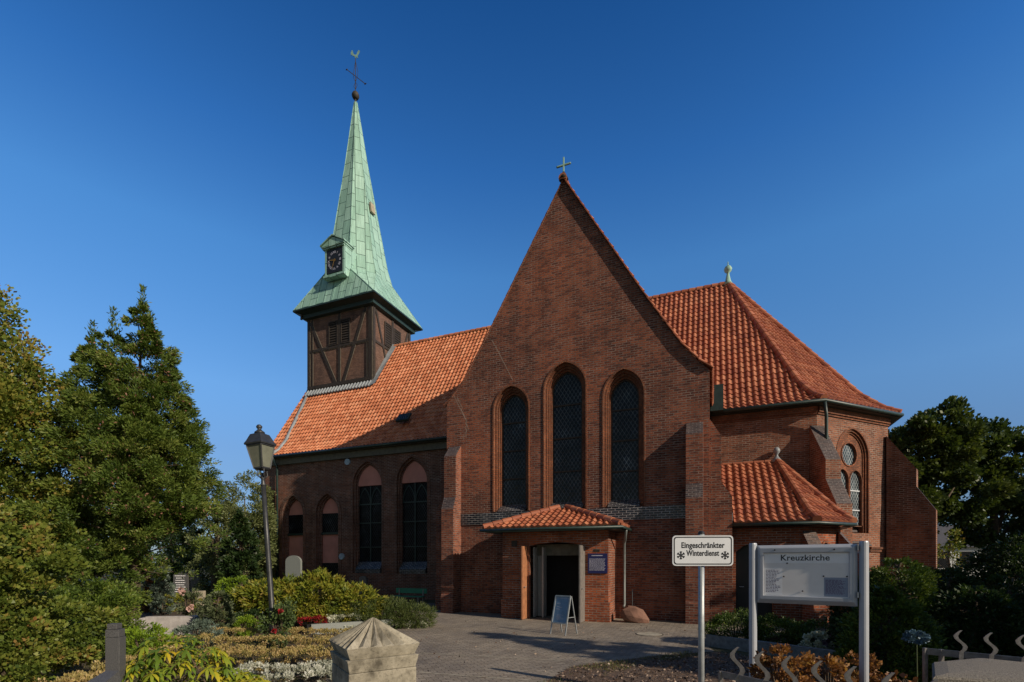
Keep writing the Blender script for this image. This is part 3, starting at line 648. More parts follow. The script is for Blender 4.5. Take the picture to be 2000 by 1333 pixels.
# doors: two dark leaves folded back, white inner doors
mb = MB(); mb.box((-3.80, PV-.60, .02), (-3.745, PV-.01, 2.42)); o = mb.build('door', M_doorgrey, church, bevel=.006); o['label'] = 'grey right-hand door leaf opened outwards'
mb = MB(); mb.tube([(-3.74, PV-.5, 1.08), (-3.69, PV-.5, 1.08), (-3.69, PV-.38, 1.08)], .012, 6); mb.build('handle', M_steel, o)
mb = MB(); mb.box((-5.76, PV-.48, .02), (-5.705, PV-.01, 2.42)); o = mb.build('door', M_doorbrown, church, bevel=.006); o['label'] = 'orange-brown left-hand door leaf opened outwards'
mb = MB(); mb.tube([(-5.70, PV-.4, 1.08), (-5.65, PV-.4, 1.08), (-5.65, PV-.28, 1.08)], .012, 6); mb.build('handle', M_steel, o)
mb = MB()
for a in (-5.62, -5.30): mb.box((a, -.9, .03), (a+.05, -.55, 2.4))
mb.box((-5.62, -.56, 2.35), (-5.2, -.52, 2.4)); mb.box((-5.57, -.545, .03), (-5.3, -.53, 2.35)); mb.build('inner_door', M_white, church)
mb = MB(); mb.box((-5.6, -.62, 2.12), (-3.9, -.56, 2.5)); mb.build('door_fanlight', M_frieze, church)
# porch roof: shallow hip
mb = MB(); zb = 3.02; rdg = 3.78
pantiles((-7.15, -1.68), (1, 0), (0, 1), [(0, zb), (1.68, rdg)], lambda h: h*1.30, lambda h: 4.62-h*1.30, mb, tw=.215, ex=.29, seed=31)
pantiles((-2.53, -1.68), (0, 1), (-1, 0), [(0, zb), (2.2, rdg)], lambda h: h/1.30, lambda h: 1.68, mb, tw=.215, ex=.29, seed=32)
pantiles((-7.15, 0), (0, -1), (1, 0), [(0, zb), (2.2, rdg)], lambda h: 0, lambda h: 1.68-h/1.30, mb, tw=.215, ex=.29, seed=33)
pr_ = mb.build('porch_roof', M_tileA, church)
mb = MB()
ridge(mb, [(-7.1, -1.66, zb+.06), (-4.97, -.02, rdg+.05)], r=.10, seg=.33, seed=7); ridge(mb, [(-2.56, -1.66, zb+.06), (-4.70, -.02, rdg+.05)], r=.10, seg=.33, seed=8); mb.build('hip_tiles', M_tileA, pr_)
mb = MB(); mb.box((-7.1, -1.63, 2.90), (-2.58, -.01, 2.955)); mb.build('porch_soffit', M_gutter, church)
gutter([(-7.2, 0, 2.96), (-7.2, -1.73, 2.96), (-2.48, -1.73, 2.96), (-2.48, 0, 2.96)], r=.05)
mb = MB(); mb.tube([(-2.5, -.9, 2.9), (-2.62, -.35, 2.62), (-2.68, -.14, 2.5), (-2.68, -.12, .5), (-2.68, -.25, .42)], .042, 10); mb.tube([(-2.42, -.1, 1.0), (-2.42, -.1, 0)], .02, 6); mb.build('downpipe', M_pipe, church, smooth=True)
sg = MB(); sg.box((-3.65, PV-.035, 1.54), (-3.03, PV-.005, 2.17)); sgo = sg.build('information_plaque', M_plaque, church, bevel=.004)
mb = MB(); rng = random.Random(4)
for i in range(13):
    z = 2.00-i*.030; x = -3.60; x1_ = -3.08-rng.random()*.05
    while x < x1_: w = rng.uniform(.02, .07); mb.box((x, PV-.038, z-.007), (min(x+w, x1_), PV-.0352, z+.007)); x += w+.012
mb.box((-3.53, PV-.038, 2.09), (-3.18, PV-.0352, 2.115))
mb.build('lettering', M_textw, sgo)
mb = MB(); mb.box((-3.47, PV-.01, 2.22), (-3.28, PV+.02, 2.30)); mb.build('wall_fitting', M_timber, church); mb = MB(); mb.box((-6.28, PV-.03, 2.42), (-6.08, PV+.02, 2.62)); mb.build('wall_fitting', M_timber, church)

# --- chancel and apse
WA = PL((0, 4.65), (1, 0)); s2 = math.sqrt(.5)
A0 = Vector((3.65, 4.65)); B0 = A0+Vector((s2, s2))*4.25; C0 = B0+Vector((0, 4.25)); D0 = C0+Vector((-s2, s2))*4.25
mb = MB(); poly_face(mb, WA, [(-.2, 0), (3.65, 0), (3.65, 7.72), (-.2, 7.72)]); mb.build('chancel_wall', M_brick_apse, church)
PB = PL(A0, (s2, s2)); PC = PL(B0, (0, 1)); PD = PL(C0, (-s2, s2))
def apse_win(pl, cc, nm):
    L1 = arch(cc, .93, 3.05, 6.05, 7.08)
    w_ = MB(); poly_face(w_, pl, [(0, 0), (4.25, 0), (4.25, 7.72), (0, 7.72)], [L1]); w_.build('apse_wall', M_brick_apse, church)
    L0 = arch(cc, .99, 3.05, 6.05, 7.15); L2 = arch(cc, .86, 3.05, 6.05, 7.0); L3 = arch(cc, .80, 3.05, 6.05, 6.93)
    s_ = MB(); loft(s_, pl, [(L0, 0), (L0, -.02), (L1, -.02), (L1, .05), (L2, .05), (L2, .11), (L3, .11), (L3, .3)]); s_.build('window_surround', M_brick_or, church)
    t_ = MB(); r0 = .44; zc = 6.12
    circ = [(cc+r0*math.cos(2*math.pi*k/24), zc+r0*math.sin(2*math.pi*k/24)) for k in range(24)]
    circo = [(cc+(r0+.04)*math.cos(2*math.pi*k/24), zc+(r0+.04)*math.sin(2*math.pi*k/24)) for k in range(24)]
    la = [arch(cc+sx*.40, .355, 3.35, 5.1, 5.52) for sx in (-1, 1)]
    bd = arch(cc, .805, 3.3, 6.05, 6.935)
    poly_face(t_, pl, bd, [circ]+la, d=.15)
    loft(t_, pl, [(list(reversed(circ)), .24), (list(reversed(circ)), .12), (list(reversed(circo)), .12), (list(reversed(circo)), .15)])
    for l in la:
        lo = [(a+(.035 if a > cc+sx_ else -.035), z) for (a, z), sx_ in zip(l, [(.41 if sum(q[0] for q in l)/len(l) > cc else -.41)]*len(l))]
        loft(t_, pl, [(l, .24), (l, .12), (lo, .12), (lo, .15)])
    t_.build('tracery', M_brick_or, church)
    g_ = MB(); poly_face(g_, pl, bd, d=.225); go = g_.build('window', M_glassA, church)
    b_ = MB()
    for sx in (-1, 1):
        for z in (3.95, 4.72):
            p = pl(cc+sx*.41-.32, z, .205); q_ = pl(cc+sx*.41+.32, z, .205); b_.bar(p, q_, .03, .045)
    b_.build('glazing_bar', M_white2, go)
    sb = MB()
    for k in range(7): prism(sb, pl, cc-.92, cc+.92, [(-.16+k*.085, 2.52+k*.115), (-.16+k*.085+.02, 2.60+k*.115), (.5, 2.60+k*.115), (.5, 2.52+k*.115)], 0, 0)
    sb.build('window_sill', M_cap, church)
for pl in (PB, PC, PD): apse_win(pl, 2.05, '')
for pl in (PB, PC, PD):
    for (a_, b_, z0, z1_, d_) in ((0, 1.1, 2.42, 2.5, .09), (3.05, 4.25, 2.42, 2.5, .09), (0, 1.1, 2.30, 2.42, .05), (3.05, 4.25, 2.30, 2.42, .05), (0, 4.25, 7.42, 7.5, .05), (0, 4.25, 7.5, 7.72, .10)):
        mb = MB(); prism(mb, pl, a_, b_, [(.02, z0), (-d_, z0), (-d_, z1_), (.02, z1_)], 0, 0); mb.build('string_course', M_brick_or, church)
mb = MB(); prism(mb, WA, 0, 3.65, [(.02, 7.42), (-.05, 7.42), (-.05, 7.5), (.02, 7.5)], 0, 0); prism(mb, WA, 0, 3.65, [(.02, 7.5), (-.10, 7.5), (-.10, 7.72), (.02, 7.72)], 0, 0)
mb.build('string_course', M_brick_or, church)
def corner_buttress(p, dr):
    d = Vector(dr).normalized(); e = Vector((-d.y, d.x)); pl = PL(p-e*.27, e)   # inward = -dr
    if pl.n.dot(d) > 0: pl = PL(p+e*.27, -e)
    buttress(pl, 0, .54, [(1.50, 3.9, 4.85), (.92, 5.55, 7.0)], brk=M_brick_apse)
c8, s8 = math.cos(R(22.5)), math.sin(R(22.5))
corner_buttress(A0, (s8, -c8)); corner_buttress(B0, (c8, -s8)); corner_buttress(C0, (c8, s8)); corner_buttress(D0, (s8, c8))
# apse roof
AX = Vector((.75, 9.8)); oc = Vector((1.525, 9.8)); ap = 5.13+.35; AP = [(0, 7.85), (.45, 8.15), (1.1, 8.85), (ap, 15.6)]
hl = math.tan(R(22.5))
A1 = oc+Vector((hl*ap, -ap))
def facet(mb, p, q, T, prof, seed, **kw):
    p, q, T = Vector(p), Vector(q), Vector(T); e = (q-p).normalized(); n = Vector((-e.y, e.x)); L_ = (q-p).length
    d = (T-p).dot(n); o_ = (T-p).dot(e); H_ = prof[-1][0]
    pantiles(tuple(p), tuple(e), tuple(n), [(h*d/H_, z) for h, z in prof], lambda h: h*o_/d, lambda h: L_+h*(o_-L_)/d, mb, seed=seed, **kw)
B1 = A1+Vector((s2, s2))*2*hl*ap; C1 = B1+Vector((0, 1))*2*hl*ap; D1 = C1+Vector((-s2, s2))*2*hl*ap
mb = MB()
pantiles((-.1, 4.3), (1, 0), (0, 1), AP, lambda h: -h*.8, lambda h: (A1.x+.1)-h*(A1.x+.1-AX.x)/ap, mb, seed=41)
facet(mb, A1, B1, AX, AP, 42); facet(mb, B1, C1, AX, AP, 43, tw=.47, ex=.67, sub=4); facet(mb, C1, D1, AX, AP, 44, tw=.47, ex=.67, sub=4)
pantiles((D1.x, D1.y), (-1, 0), (0, -1), AP, lambda h: h*(D1.x-AX.x)/ap, lambda h: D1.x+.1+h*.8, mb, tw=.47, ex=.67, sub=4, seed=45)
aroof = mb.build('apse_roof', M_tileA, church)
def hipline(c1, ax, prof, off=.04):
    return [(c1.x+(ax.x-c1.x)*h/prof[-1][0], c1.y+(ax.y-c1.y)*h/prof[-1][0], z+off) for h, z in prof]
mb = MB()
for c1 in (A1, B1, C1): ridge(mb, hipline(c1, AX, AP, .06), r=.13, seg=.37, seed=9)
ridge(mb, [(-4.9, 9.8, 15.62), (AX.x, 9.8, 15.62)], r=.13, seed=10); mb.build('hip_tiles', M_tileA, aroof)
e_ = .06
gutter([(-.0, 4.24, 7.80), (A1.x+.02, A1.y-.07, 7.80), (B1.x+.07, B1.y-.02, 7.80), (C1.x+.07, C1.y+.02, 7.8)])
mb = MB()
for p, q_ in ((Vector((0, 4.3)), A1), (A1, B1), (B1, C1)):
    n_ = Vector((-(q_-p).y, (q_-p).x)).normalized()*.42; mb.add([(p.x, p.y, 7.72), (q_.x, q_.y, 7.72), (q_.x+n_.x, q_.y+n_.y, 7.70), (p.x+n_.x, p.y+n_.y, 7.70), (p.x, p.y, 7.80), (q_.x, q_.y, 7.80)], [(3, 2, 1, 0), (0, 1, 5, 4)])
mb.build('apse_soffit', M_gutter, church)
mb = MB(); mb.lathe([(.24, 0), (.13, .22), (.07, .5), (.06, .6), (.16, .68), (.19, .80), (.14, .90), (.03, .98), (.02, 1.15)], (AX.x, AX.y, 15.55), 14); mb.build('apse_finial', M_copper, church, smooth=True)
mb = MB(); mb.tube([(3.82, 4.25, 7.75), (3.90, 4.40, 7.3), (3.92, 4.42, 4.0), (3.92, 4.42, 0)], .06, 10); mb.build('downpipe', M_gutter, church, smooth=True)

# --- annex (sacristy) between transept and apse
AN = PL((0, .62), (1, 0)); an_e = Vector((s2, s2))
ao = [(.1, 0), (.72, 0), (.72, 2.22), (.95, 2.42), (1.25, 2.5), (1.55, 2.42), (1.78, 2.22), (1.78, 0), (2.75, 0), (2.75, 3.0), (.1, 3.0)]
mb = MB(); poly_face(mb, AN, ao)
jl = [(.72, 0), (.72, 2.22), (.95, 2.42), (1.25, 2.5), (1.55, 2.42), (1.78, 2.22), (1.78, 0)]; loft(mb, AN, [(jl, 0), (jl, .35)], closed=False)
AB = PL((2.75, .62), an_e); hole = arch(.72, .22, 1.6, 2.2, 2.5)
poly_face(mb, AB, [(0, 0), (1.45, 0), (1.45, 3.0), (0, 3.0)], [hole]); loft(mb, AB, [(hole, 0), (hole, .2)])
AC = PL((2.75+1.45*s2, .62+1.45*s2), (0, 1)); poly_face(mb, AC, [(0, 0), (3.2, 0), (3.2, 3.0), (0, 3.0)])
mb.build('annex_wall', M_brick_red, church)
mb = MB(); poly_face(mb, AN, [(.72, 0), (1.78, 0), (1.78, 2.5), (.72, 2.5)], d=.3); dro = mb.build('annex_door', M_door, church)
mb = MB(); mb.tube([(.85, .92, 1.1), (.85, .86, 1.1), (.97, .86, 1.1)], .014, 6); mb.build('handle', M_steel, dro)
mb = MB(); poly_face(mb, AB, hole, d=.18); mb.build('window', M_glassN, church)
mb = MB(); h1 = arch(.72, .27, 1.6, 2.2, 2.57); loft(mb, AB, [(h1, 0), (h1, -.03), (hole, -.03), (hole, .03)]); mb.build('window_surround', M_brick_or, church)
pA = Vector((2.75, .62)); pB = pA+an_e*1.45
for p, dr in ((pA, (s8, -c8)), (pB, (c8, -s8))):
    d = Vector(dr); e = Vector((-d.y, d.x)); pl = PL(p-e*.2, e)
    if pl.n.dot(d) > 0: pl = PL(p+e*.2, -e)
    buttress(pl, 0, .4, [(.5, 2.15, 2.85)], brk=M_brick_red)
TP = Vector((2.30, 4.5)); ZE, ZT = 3.12, 5.72
eA = Vector((2.9, .28)); eB = eA+an_e*1.62; D1v = TP.y-eA.y
prA = [(0, ZE), (.7, ZE+.34), (1.6, ZE+.92), (D1v, ZT)]
mb = MB(); pantiles((.30, eA.y), (1, 0), (0, 1), prA, lambda h: 0 if h > 1 else (.35-.0*h), lambda h: (eA.x-.30)-h*(eA.x-TP.x)/D1v, mb, tw=.235, ex=.36, seed=51)
nB = Vector((-s2, s2)); dB = (TP-eA).dot(nB); oB = (TP-eA).dot(an_e)
prB = [(h*dB/D1v, z) for h, z in prA]
pantiles(tuple(eA), tuple(an_e), tuple(nB), prB, lambda h: h*oB/dB, lambda h: 1.62+h*(oB-1.62)/dB, mb, tw=.235, ex=.36, seed=52)
dC = (eB.x-TP.x); prC = [(h*dC/D1v, z) for h, z in prA]; oC = TP.y-eB.y
pantiles(tuple(eB), (0, 1), (-1, 0), prC, lambda h: h*oC/dC, lambda h: 2.6, mb, tw=.235, ex=.36, seed=53)
anr = mb.build('annex_roof', M_tileA, church)
mb = MB(); ridge(mb, hipline(eA, TP, prA, .05), r=.12, seg=.36, seed=14); ridge(mb, hipline(eB, TP, prA, .05), r=.12, seg=.36, seed=15); ridge(mb, [(.05, TP.y, ZT+.02), (TP.x, TP.y, ZT+.02)], r=.07, seg=.4, seed=16); mb.build('hip_tiles', M_tileA, anr)
mb = MB(); mb.lathe([(.22, 0), (.12, .14), (.05, .24), (.05, .30), (.11, .38), (.12, .46), (.08, .55), (.01, .58)], (TP.x, TP.y, ZT-.02), 14); mb.build('annex_finial', M_lead, church, smooth=True)
gutter([(.6, eA.y-.05, 3.06), (eA.x+.02, eA.y-.05, 3.06), (eB.x+.06, eB.y-.02, 3.06), (eB.x+.06, 4.2, 3.06)], r=.055)
mb = MB(); mb.add([(.6, eA.y, 2.98), (eA.x, eA.y, 2.98), (eB.x, eB.y, 2.98), (eB.x, 4.6, 2.98), (.6, 4.6, 2.98)], [(4, 3, 2, 1, 0)]); mb.build('annex_soffit', M_gutter, church)
mb = MB(); mb.box((.28, .3, 3.05), (.62, 1.1, 3.45)); mb.build('annex_flashing', M_lead, church)

# --- tower
TU0, TU1, TV0, TV1 = -24.2, -19.1, 7.8, 11.8
mb = MB(); mb.box((TU0, TV0, 10), (TU1, TV1, 17.8)); tw = mb.build('tower_wall', M_tbrick, church)
mb = MB()
def fb(a0, z0, a1, z1, w=.16, out=.045): mb.bar((a0, TV0-out/2+.01, z0), (a1, TV0-out/2+.01, z1), out+.02, w, up=(1, 0, 0) if abs(a0-a1) < .01 else (0, 0, 1)) if False else mb.add(*fbv(a0, z0, a1, z1, w, out))
BEAMS = []
def fbv(a0, z0, a1, z1, w, out):
    BEAMS.append((0, a0, z0, a1, z1, w))
    d = Vector((a1-a0, z1-z0)).normalized(); n = Vector((-d.y, d.x))*w/2
    q_ = [(a0-n.x, z0-n.y), (a1-n.x, z1-n.y), (a1+n.x, z1+n.y), (a0+n.x, z0+n.y)]
    vs = [(a, TV0-out, z) for a, z in q_]+[(a, TV0+.01, z) for a, z in q_]
    return vs, [(0, 1, 2, 3), (4, 5, 1, 0), (5, 6, 2, 1), (6, 7, 3, 2), (7, 4, 0, 3)]
fb(TU0+.10, 12.6, TU0+.10, 17.7, .2, .06); fb(TU1-.13, 12.6, TU1-.13, 17.7, .26, .06); fb(TU0+.4, 12.6, TU0+.4, 17.7, .08, .05)
fb(TU0, 15.45, TU1, 15.45, .16, .05); fb(TU0, 13.1, TU1, 13.1, .2, .07); fb(TU0, 12.72, TU1, 12.72, .14, .05); fb(-21.62, 12.7, -21.62, 17.7, .17, .055)
fb(-23.95, 17.3, -21.9, 13.15, .17, .052); fb(-19.55, 17.6, -21.3, 13.15, .17, .052); fb(TU0, 17.62, TU1, 17.62, .2, .06); fb(TU1-.42, 15.5, TU1-.42, 13.1, .07, .05)
def sbv(v0, z0, v1, z1, w, out):
    d = Vector((v1-v0, z1-z0)).normalized(); n = Vector((-d.y, d.x))*w/2
    q_ = [(v0-n.x, z0-n.y), (v1-n.x, z1-n.y), (v1+n.x, z1+n.y), (v0+n.x, z0+n.y)]
    vs = [(TU1+out, a, z) for a, z in q_]+[(TU1-.01, a, z) for a, z in q_]
    return vs, [(0, 1, 2, 3), (4, 5, 1, 0), (5, 6, 2, 1), (6, 7, 3, 2), (7, 4, 0, 3)]
for a in ((TV0+.11, 12.6, TV0+.11, 17.7, .22, .06), (TV1-.11, 12.6, TV1-.11, 17.7, .22, .06), (9.8, 12.6, 9.8, 17.7, .17, .055), (TV0, 15.45, TV1, 15.45, .16, .05), (TV0, 17.62, TV1, 17.62, .2, .06), (8.1, 17.4, 9.6, 13.2, .16, .052), (11.5, 17.4, 10.0, 13.2, .16, .052)): mb.add(*sbv(*a))
mb.build('timber_frame', M_timber, tw)
mb = MB()
for _, a0_, z0_, a1_, z1_, w__ in list(BEAMS): vs, fs = fbv(a0_, z0_, a1_, z1_, w__+.055, .012); mb.add(vs, fs[:1])
mb.build('mortar_edging', M_concrete, tw)
def louvre(face, a0, a1, z0, z1):
    f_ = MB(); s_ = MB()
    def P_(a, z, d): return (a, TV0+d, z) if face == 0 else (TU1-d, a, z)
    def bx(m_, a, b, z, y, d0, d1):
        p0 = P_(a, z, d0); p1 = P_(b, y, d1); m_.box(tuple(min(i, j) for i, j in zip(p0, p1)), tuple(max(i, j) for i, j in zip(p0, p1)))
    bx(f_, a0, a1, z0, z1, -.02, .02)
    lo = f_.build('louvre_window', M_dark, church)
    bx(s_, a0-.07, a0, z0-.07, z1+.07, -.07, .02); bx(s_, a1, a1+.07, z0-.07, z1+.07, -.07, .02); bx(s_, a0, a1, z1, z1+.07, -.07, .02); bx(s_, a0, a1, z0-.07, z0, -.07, .02)
    n = 9
    for k in range(n):
        z = z0+(k+.3)*(z1-z0)/n; p = P_(a0, z, -.06); q_ = P_(a1, z, -.06)
        p2 = P_(a0, z+.10, -.025); q2 = P_(a1, z+.10, -.025); s_.add([p, q_, q2, p2], [(0, 1, 2, 3)])
    s_.build('slats', M_timber, lo)
louvre(0, -22.38, -21.80, 15.62, 17.0); louvre(0, -21.42, -20.84, 15.62, 17.0); louvre(1, 9.02, 9.62, 15.65, 17.0); louvre(1, 9.98, 10.58, 15.65, 17.0)
# lead flashings where tower meets roof
mb = MB(); mb.add([(TU0, TV0-.05, 12.92), (TU1+.05, TV0-.05, 12.92), (TU1+.05, TV0-.30, 12.50), (TU0, TV0-.30, 12.50)], [(3, 2, 1, 0)])
for k in range(22): a = TU0+.1+k*.235; mb.tube([(a, TV0-.06, 12.93), (a, TV0-.35, 12.52)], .05, 6)
mb.add([(TU1+.02, TV0-.3, 12.55), (TU1+.40, TV0-.3, 12.62), (TU1+.40, 9.75, 15.82), (TU1+.02, 9.75, 15.95)], [(0, 1, 2, 3)]); mb.build('lead_flashing', M_lead, church)
# spire
ZE_, ZB, ZTOP = 17.98, 20.25, 32.9
ec = [(TU0-.62, TV0-.62), (TU1+.60, TV0-.62), (TU1+.60, TV1+.62), (TU0-.62, TV1+.62)]
SC = (-21.85, 9.8); hu, hv, fu, fv = 2.12, 2.0, .95, .85
oct_ = [(-fu, -hv), (fu, -hv), (hu, -fv), (hu, fv), (fu, hv), (-fu, hv), (-hu, fv), (-hu, -fv)]
oct_ = [(SC[0]+a, SC[1]+b) for a, b in oct_]
mb = MB(); b = [(x, y, ZE_) for x, y in ec]+[(x, y, ZB) for x, y in oct_]
mb.add(b, [(0, 1, 5, 4), (1, 2, 7, 6), (2, 3, 9, 8), (3, 0, 11, 10), (1, 6, 5), (2, 8, 7), (3, 10, 9), (0, 4, 11)])
tip = (-22.05, 9.8)
def ring(z, k): t = (z-ZB)/(ZTOP-ZB); return [(SC[0]+(x-SC[0])*k+(tip[0]-SC[0])*t, SC[1]+(y-SC[1])*k+(tip[1]-SC[1])*t, z) for x, y in oct_]
zs = [ZB, 21.3, 24, 28, ZTOP-.3]; ks = [1, .87, .66, .355, .045]
vs = sum([ring(z, k) for z, k in zip(zs, ks)], [])
mb.add(vs, [(i*8+k, i*8+(k+1) % 8, (i+1)*8+(k+1) % 8, (i+1)*8+k) for i in range(len(zs)-1) for k in range(8)]); 
spire = mb.build('spire', M_copper, church)
mb = MB()
for k in range(8):
    for i in range(len(zs)-1): mb.tube([vs[i*8+k], vs[(i+1)*8+k]], .028, 5, cap=False)
for i_, (x, y) in enumerate(ec):
    for j in {0: (0, 7), 1: (1, 2), 2: (3, 4), 3: (5, 6)}[i_]: mb.tube([(x, y, ZE_), (oct_[j][0], oct_[j][1], ZB)], .028, 5, cap=False)
def seams(p0, p1, q0, q1, n):
    for k in range(1, n):
        t = k/n; a = Vector(p0).lerp(Vector(p1), t); b_ = Vector(q0).lerp(Vector(q1), t); mb.tube([a, b_], .016, 4, cap=False)
seams(b[0], b[1], b[4], b[5], 10) if False else None
for t in [i/10 for i in range(1, 10)]:
    # standing seams of the skirts run straight up the slope
    for (c0, c1, o0, o1) in ((b[0], b[1], b[4], b[5]), (b[1], b[2], b[6], b[7])):
        c0, c1, o0, o1 = map(Vector, (c0, c1, o0, o1)); p = c0.lerp(c1, t); d = (c1-c0).normalized(); L_ = (c1-c0).length
        s = L_*t; l0 = (o0-c0).dot(d); l1 = (o1-c0).dot(d); up_ = (o0-c0)-d*l0
        f = 1 if l0 <= s <= l1 else (s/l0 if s < l0 else (L_-s)/(L_-l1)); mb.tube([p, p+up_*f], .016, 4, cap=False)
mb.build('standing_seams', M_copper, spire)
mb = MB(); 
for i in range(4):
    p, q_ = ec[i], ec[(i+1) % 4]; mb.bar((p[0], p[1], ZE_-.03), (q_[0], q_[1], ZE_-.03), .07, .09)
wi_ = [(TU0-.25, TV0-.25), (TU1+.25, TV0-.25), (TU1+.25, TV1+.25), (TU0-.25, TV1+.25)]; wj = [(TU0-.02, TV0-.06), (TU1+.06, TV0-.06), (TU1+.06, TV1+.02), (TU0-.02, TV1+.02)]
vs2 = [(x, y, ZE_-.06) for x, y in ec]+[(x, y, 17.78) for x, y in wi_]+[(x, y, 17.55) for x, y in wi_]+[(x, y, 17.5) for x, y in wj]
mb.add(vs2, [(j*4+(i+1) % 4, j*4+i, (j+1)*4+i, (j+1)*4+(i+1) % 4) for j in range(3) for i in range(4)]); mb.build('spire_eaves', M_gutter, church)
mb = MB(); mb.tube([(TU0+.1-.3, TV0-.3, 17.9), (TU0-.28, TV0-.28, 17.5)], .07, 8); mb.build('spire_rainwater_head', M_bark if False else M_manh, church)
mb = MB(); mb.lathe([(.05, 0), (.18, .06), (.245, .2), (.245, .28), (.18, .42), (.05, .48)], (tip[0], tip[1], ZTOP-.06), 16); mb.lathe([(.10, -.5), (.04, 0)], (tip[0], tip[1], ZTOP), 8); mb.build('spire_ball', M_manh, church, smooth=True)
mb = MB(); tx, ty = tip; zt = ZTOP+.4
mb.tube([(tx, ty, zt), (tx, ty, 35.75)], .022, 6)
mb.bar((tx-.55, ty-.2, 34.85), (tx+.62, ty+.22, 33.85), .028, .032)
for sgn in (-1, 1):
    mb.tube([(tx, ty, 34.0+.9*0), (tx+sgn*.15, ty, 34.3), (tx+sgn*.2, ty, 34.6), (tx, ty, 35.4)], .014, 5); mb.tube([(tx, ty, 33.5), (tx+sgn*.15, ty, 33.75), (tx, ty, 34.0)], .014, 5)
for e0 in ((-.55, -.2, 34.85), (.62, .22, 33.85)): mb.tube([(tx+e0[0]*.92, ty+e0[1], e0[2]), (tx+e0[0]*1.15, ty+e0[1], e0[2]+.0)], [.05, .02], 6)
mb.build('vane_ironwork', M_timber, church)
mb = MB(); ck = [(-.62, .25), (-.58, .1), (-.45, .16), (-.30, .02), (-.1, -.05), (.02, -.25), (.10, -.25), (.08, -.08), (.28, -.22), (.36, -.2), (.30, .05), (.50, .30), (.62, .55), (.42, .62), (.28, .45), (.18, .2), (0, .12), (-.2, .2), (-.32, .42), (-.38, .62), (-.50, .66), (-.52, .5), (-.62, .42)]
cpl = PL((tx, ty-.02), (CT*.9, .3)); cp = [(a*.50, 35.72+z*.62) for a, z in ck]; poly_face(mb, cpl, cp); poly_face(mb, cpl, cp, d=.03, flip=True); loft(mb, cpl, [(cp, 0), (cp, .03)]); mb.build('weathercock', M_vane, church)
# a small opening flap in the spire
mb = MB(); mb.box((-20.62, 9.45, 24.7), (-20.50, 9.85, 25.35), rot=Matrix.Rotation(R(-8), 3, 'Y'), ctr=(-20.57, 9.6, 25.0)); mb.build('spire_hatch', M_beige, church)
# clock dormer
DF = 7.22; dc = -21.50; dw = .62
mb = MB()
mb.box((dc-dw-.14, DF, 19.55), (dc-dw, 9.0, 21.35)); mb.box((dc+dw, DF, 19.55), (dc+dw+.14, 9.0, 21.35)); mb.box((dc-dw, DF+.06, 19.55), (dc+dw, 9.0, 21.35)); mb.box((dc-dw-.18, DF-.1, 19.45), (dc+dw+.18, DF+.3, 19.6))
mb.box((dc-dw-.30, DF-.14, 21.33), (dc+dw+.22, 7.95, 21.44)); mb.box((dc-dw-.24, DF-.08, 21.24), (dc+dw+.16, 7.95, 21.33))
tri = [(dc-dw-.30, 21.44), (dc+dw+.22, 21.44), (dc-.04, 21.86)]; dpl = PL((0, DF-.13), (1, 0)); poly_face(mb, dpl, tri); loft(mb, dpl, [(tri, 0), (tri, .95)])
tri2 = [(dc-dw-.36, 21.43), (dc-.04, 21.93), (dc+dw+.28, 21.43), (dc+dw+.28, 21.50), (dc-.04, 22.0), (dc-dw-.36, 21.50)]; dp2 = PL((0, DF-.2), (1, 0)); loft(mb, dp2, [(tri2, 0), (tri2, 1.0)]); poly_face(mb, dp2, tri2)
dor = mb.build('clock_dormer', M_copper, church)
mb = MB(); mb.box((dc-dw+.01, DF+.0, 19.75), (dc+dw-.01, DF+.055, 21.2)); mb.build('clock_face', M_black, dor)
mb = MB(); zc = 20.47
def hand(ang, l, w): a = R(ang); d = Vector((math.sin(a), math.cos(a))); n = Vector((d.y, -d.x))*w/2; q_ = [(dc-d.x*.1-n.x, zc-d.y*.1-n.y), (dc+d.x*l-n.x*.3, zc+d.y*l-n.y*.3), (dc+d.x*l+n.x*.3, zc+d.y*l+n.y*.3), (dc-d.x*.1+n.x, zc-d.y*.1+n.y)]; mb.add([(x, DF-.03, z) for x, z in q_], [(0, 1, 2, 3), (3, 2, 1, 0)])
hand(200, .50, .09); hand(282, .36, .11)
mb.build('clock_hands', M_gold, dor)
for i, s_ in enumerate(['XII', 'I', 'II', 'III', 'IIII', 'V', 'VI', 'VII', 'VIII', 'IX', 'X', 'XI']):
    a = R(i*30); cx, cz = dc+.44*math.sin(a), zc+.50*math.cos(a)
    def mf(x, y, a=a, cx=cx, cz=cz): return (cx+x*math.cos(a)+y*math.sin(a), DF-.012, cz-x*math.sin(a)+y*math.cos(a))
    text_obj('clock_numeral', s_, .19, M_textw, mf, dor, offset=.006)

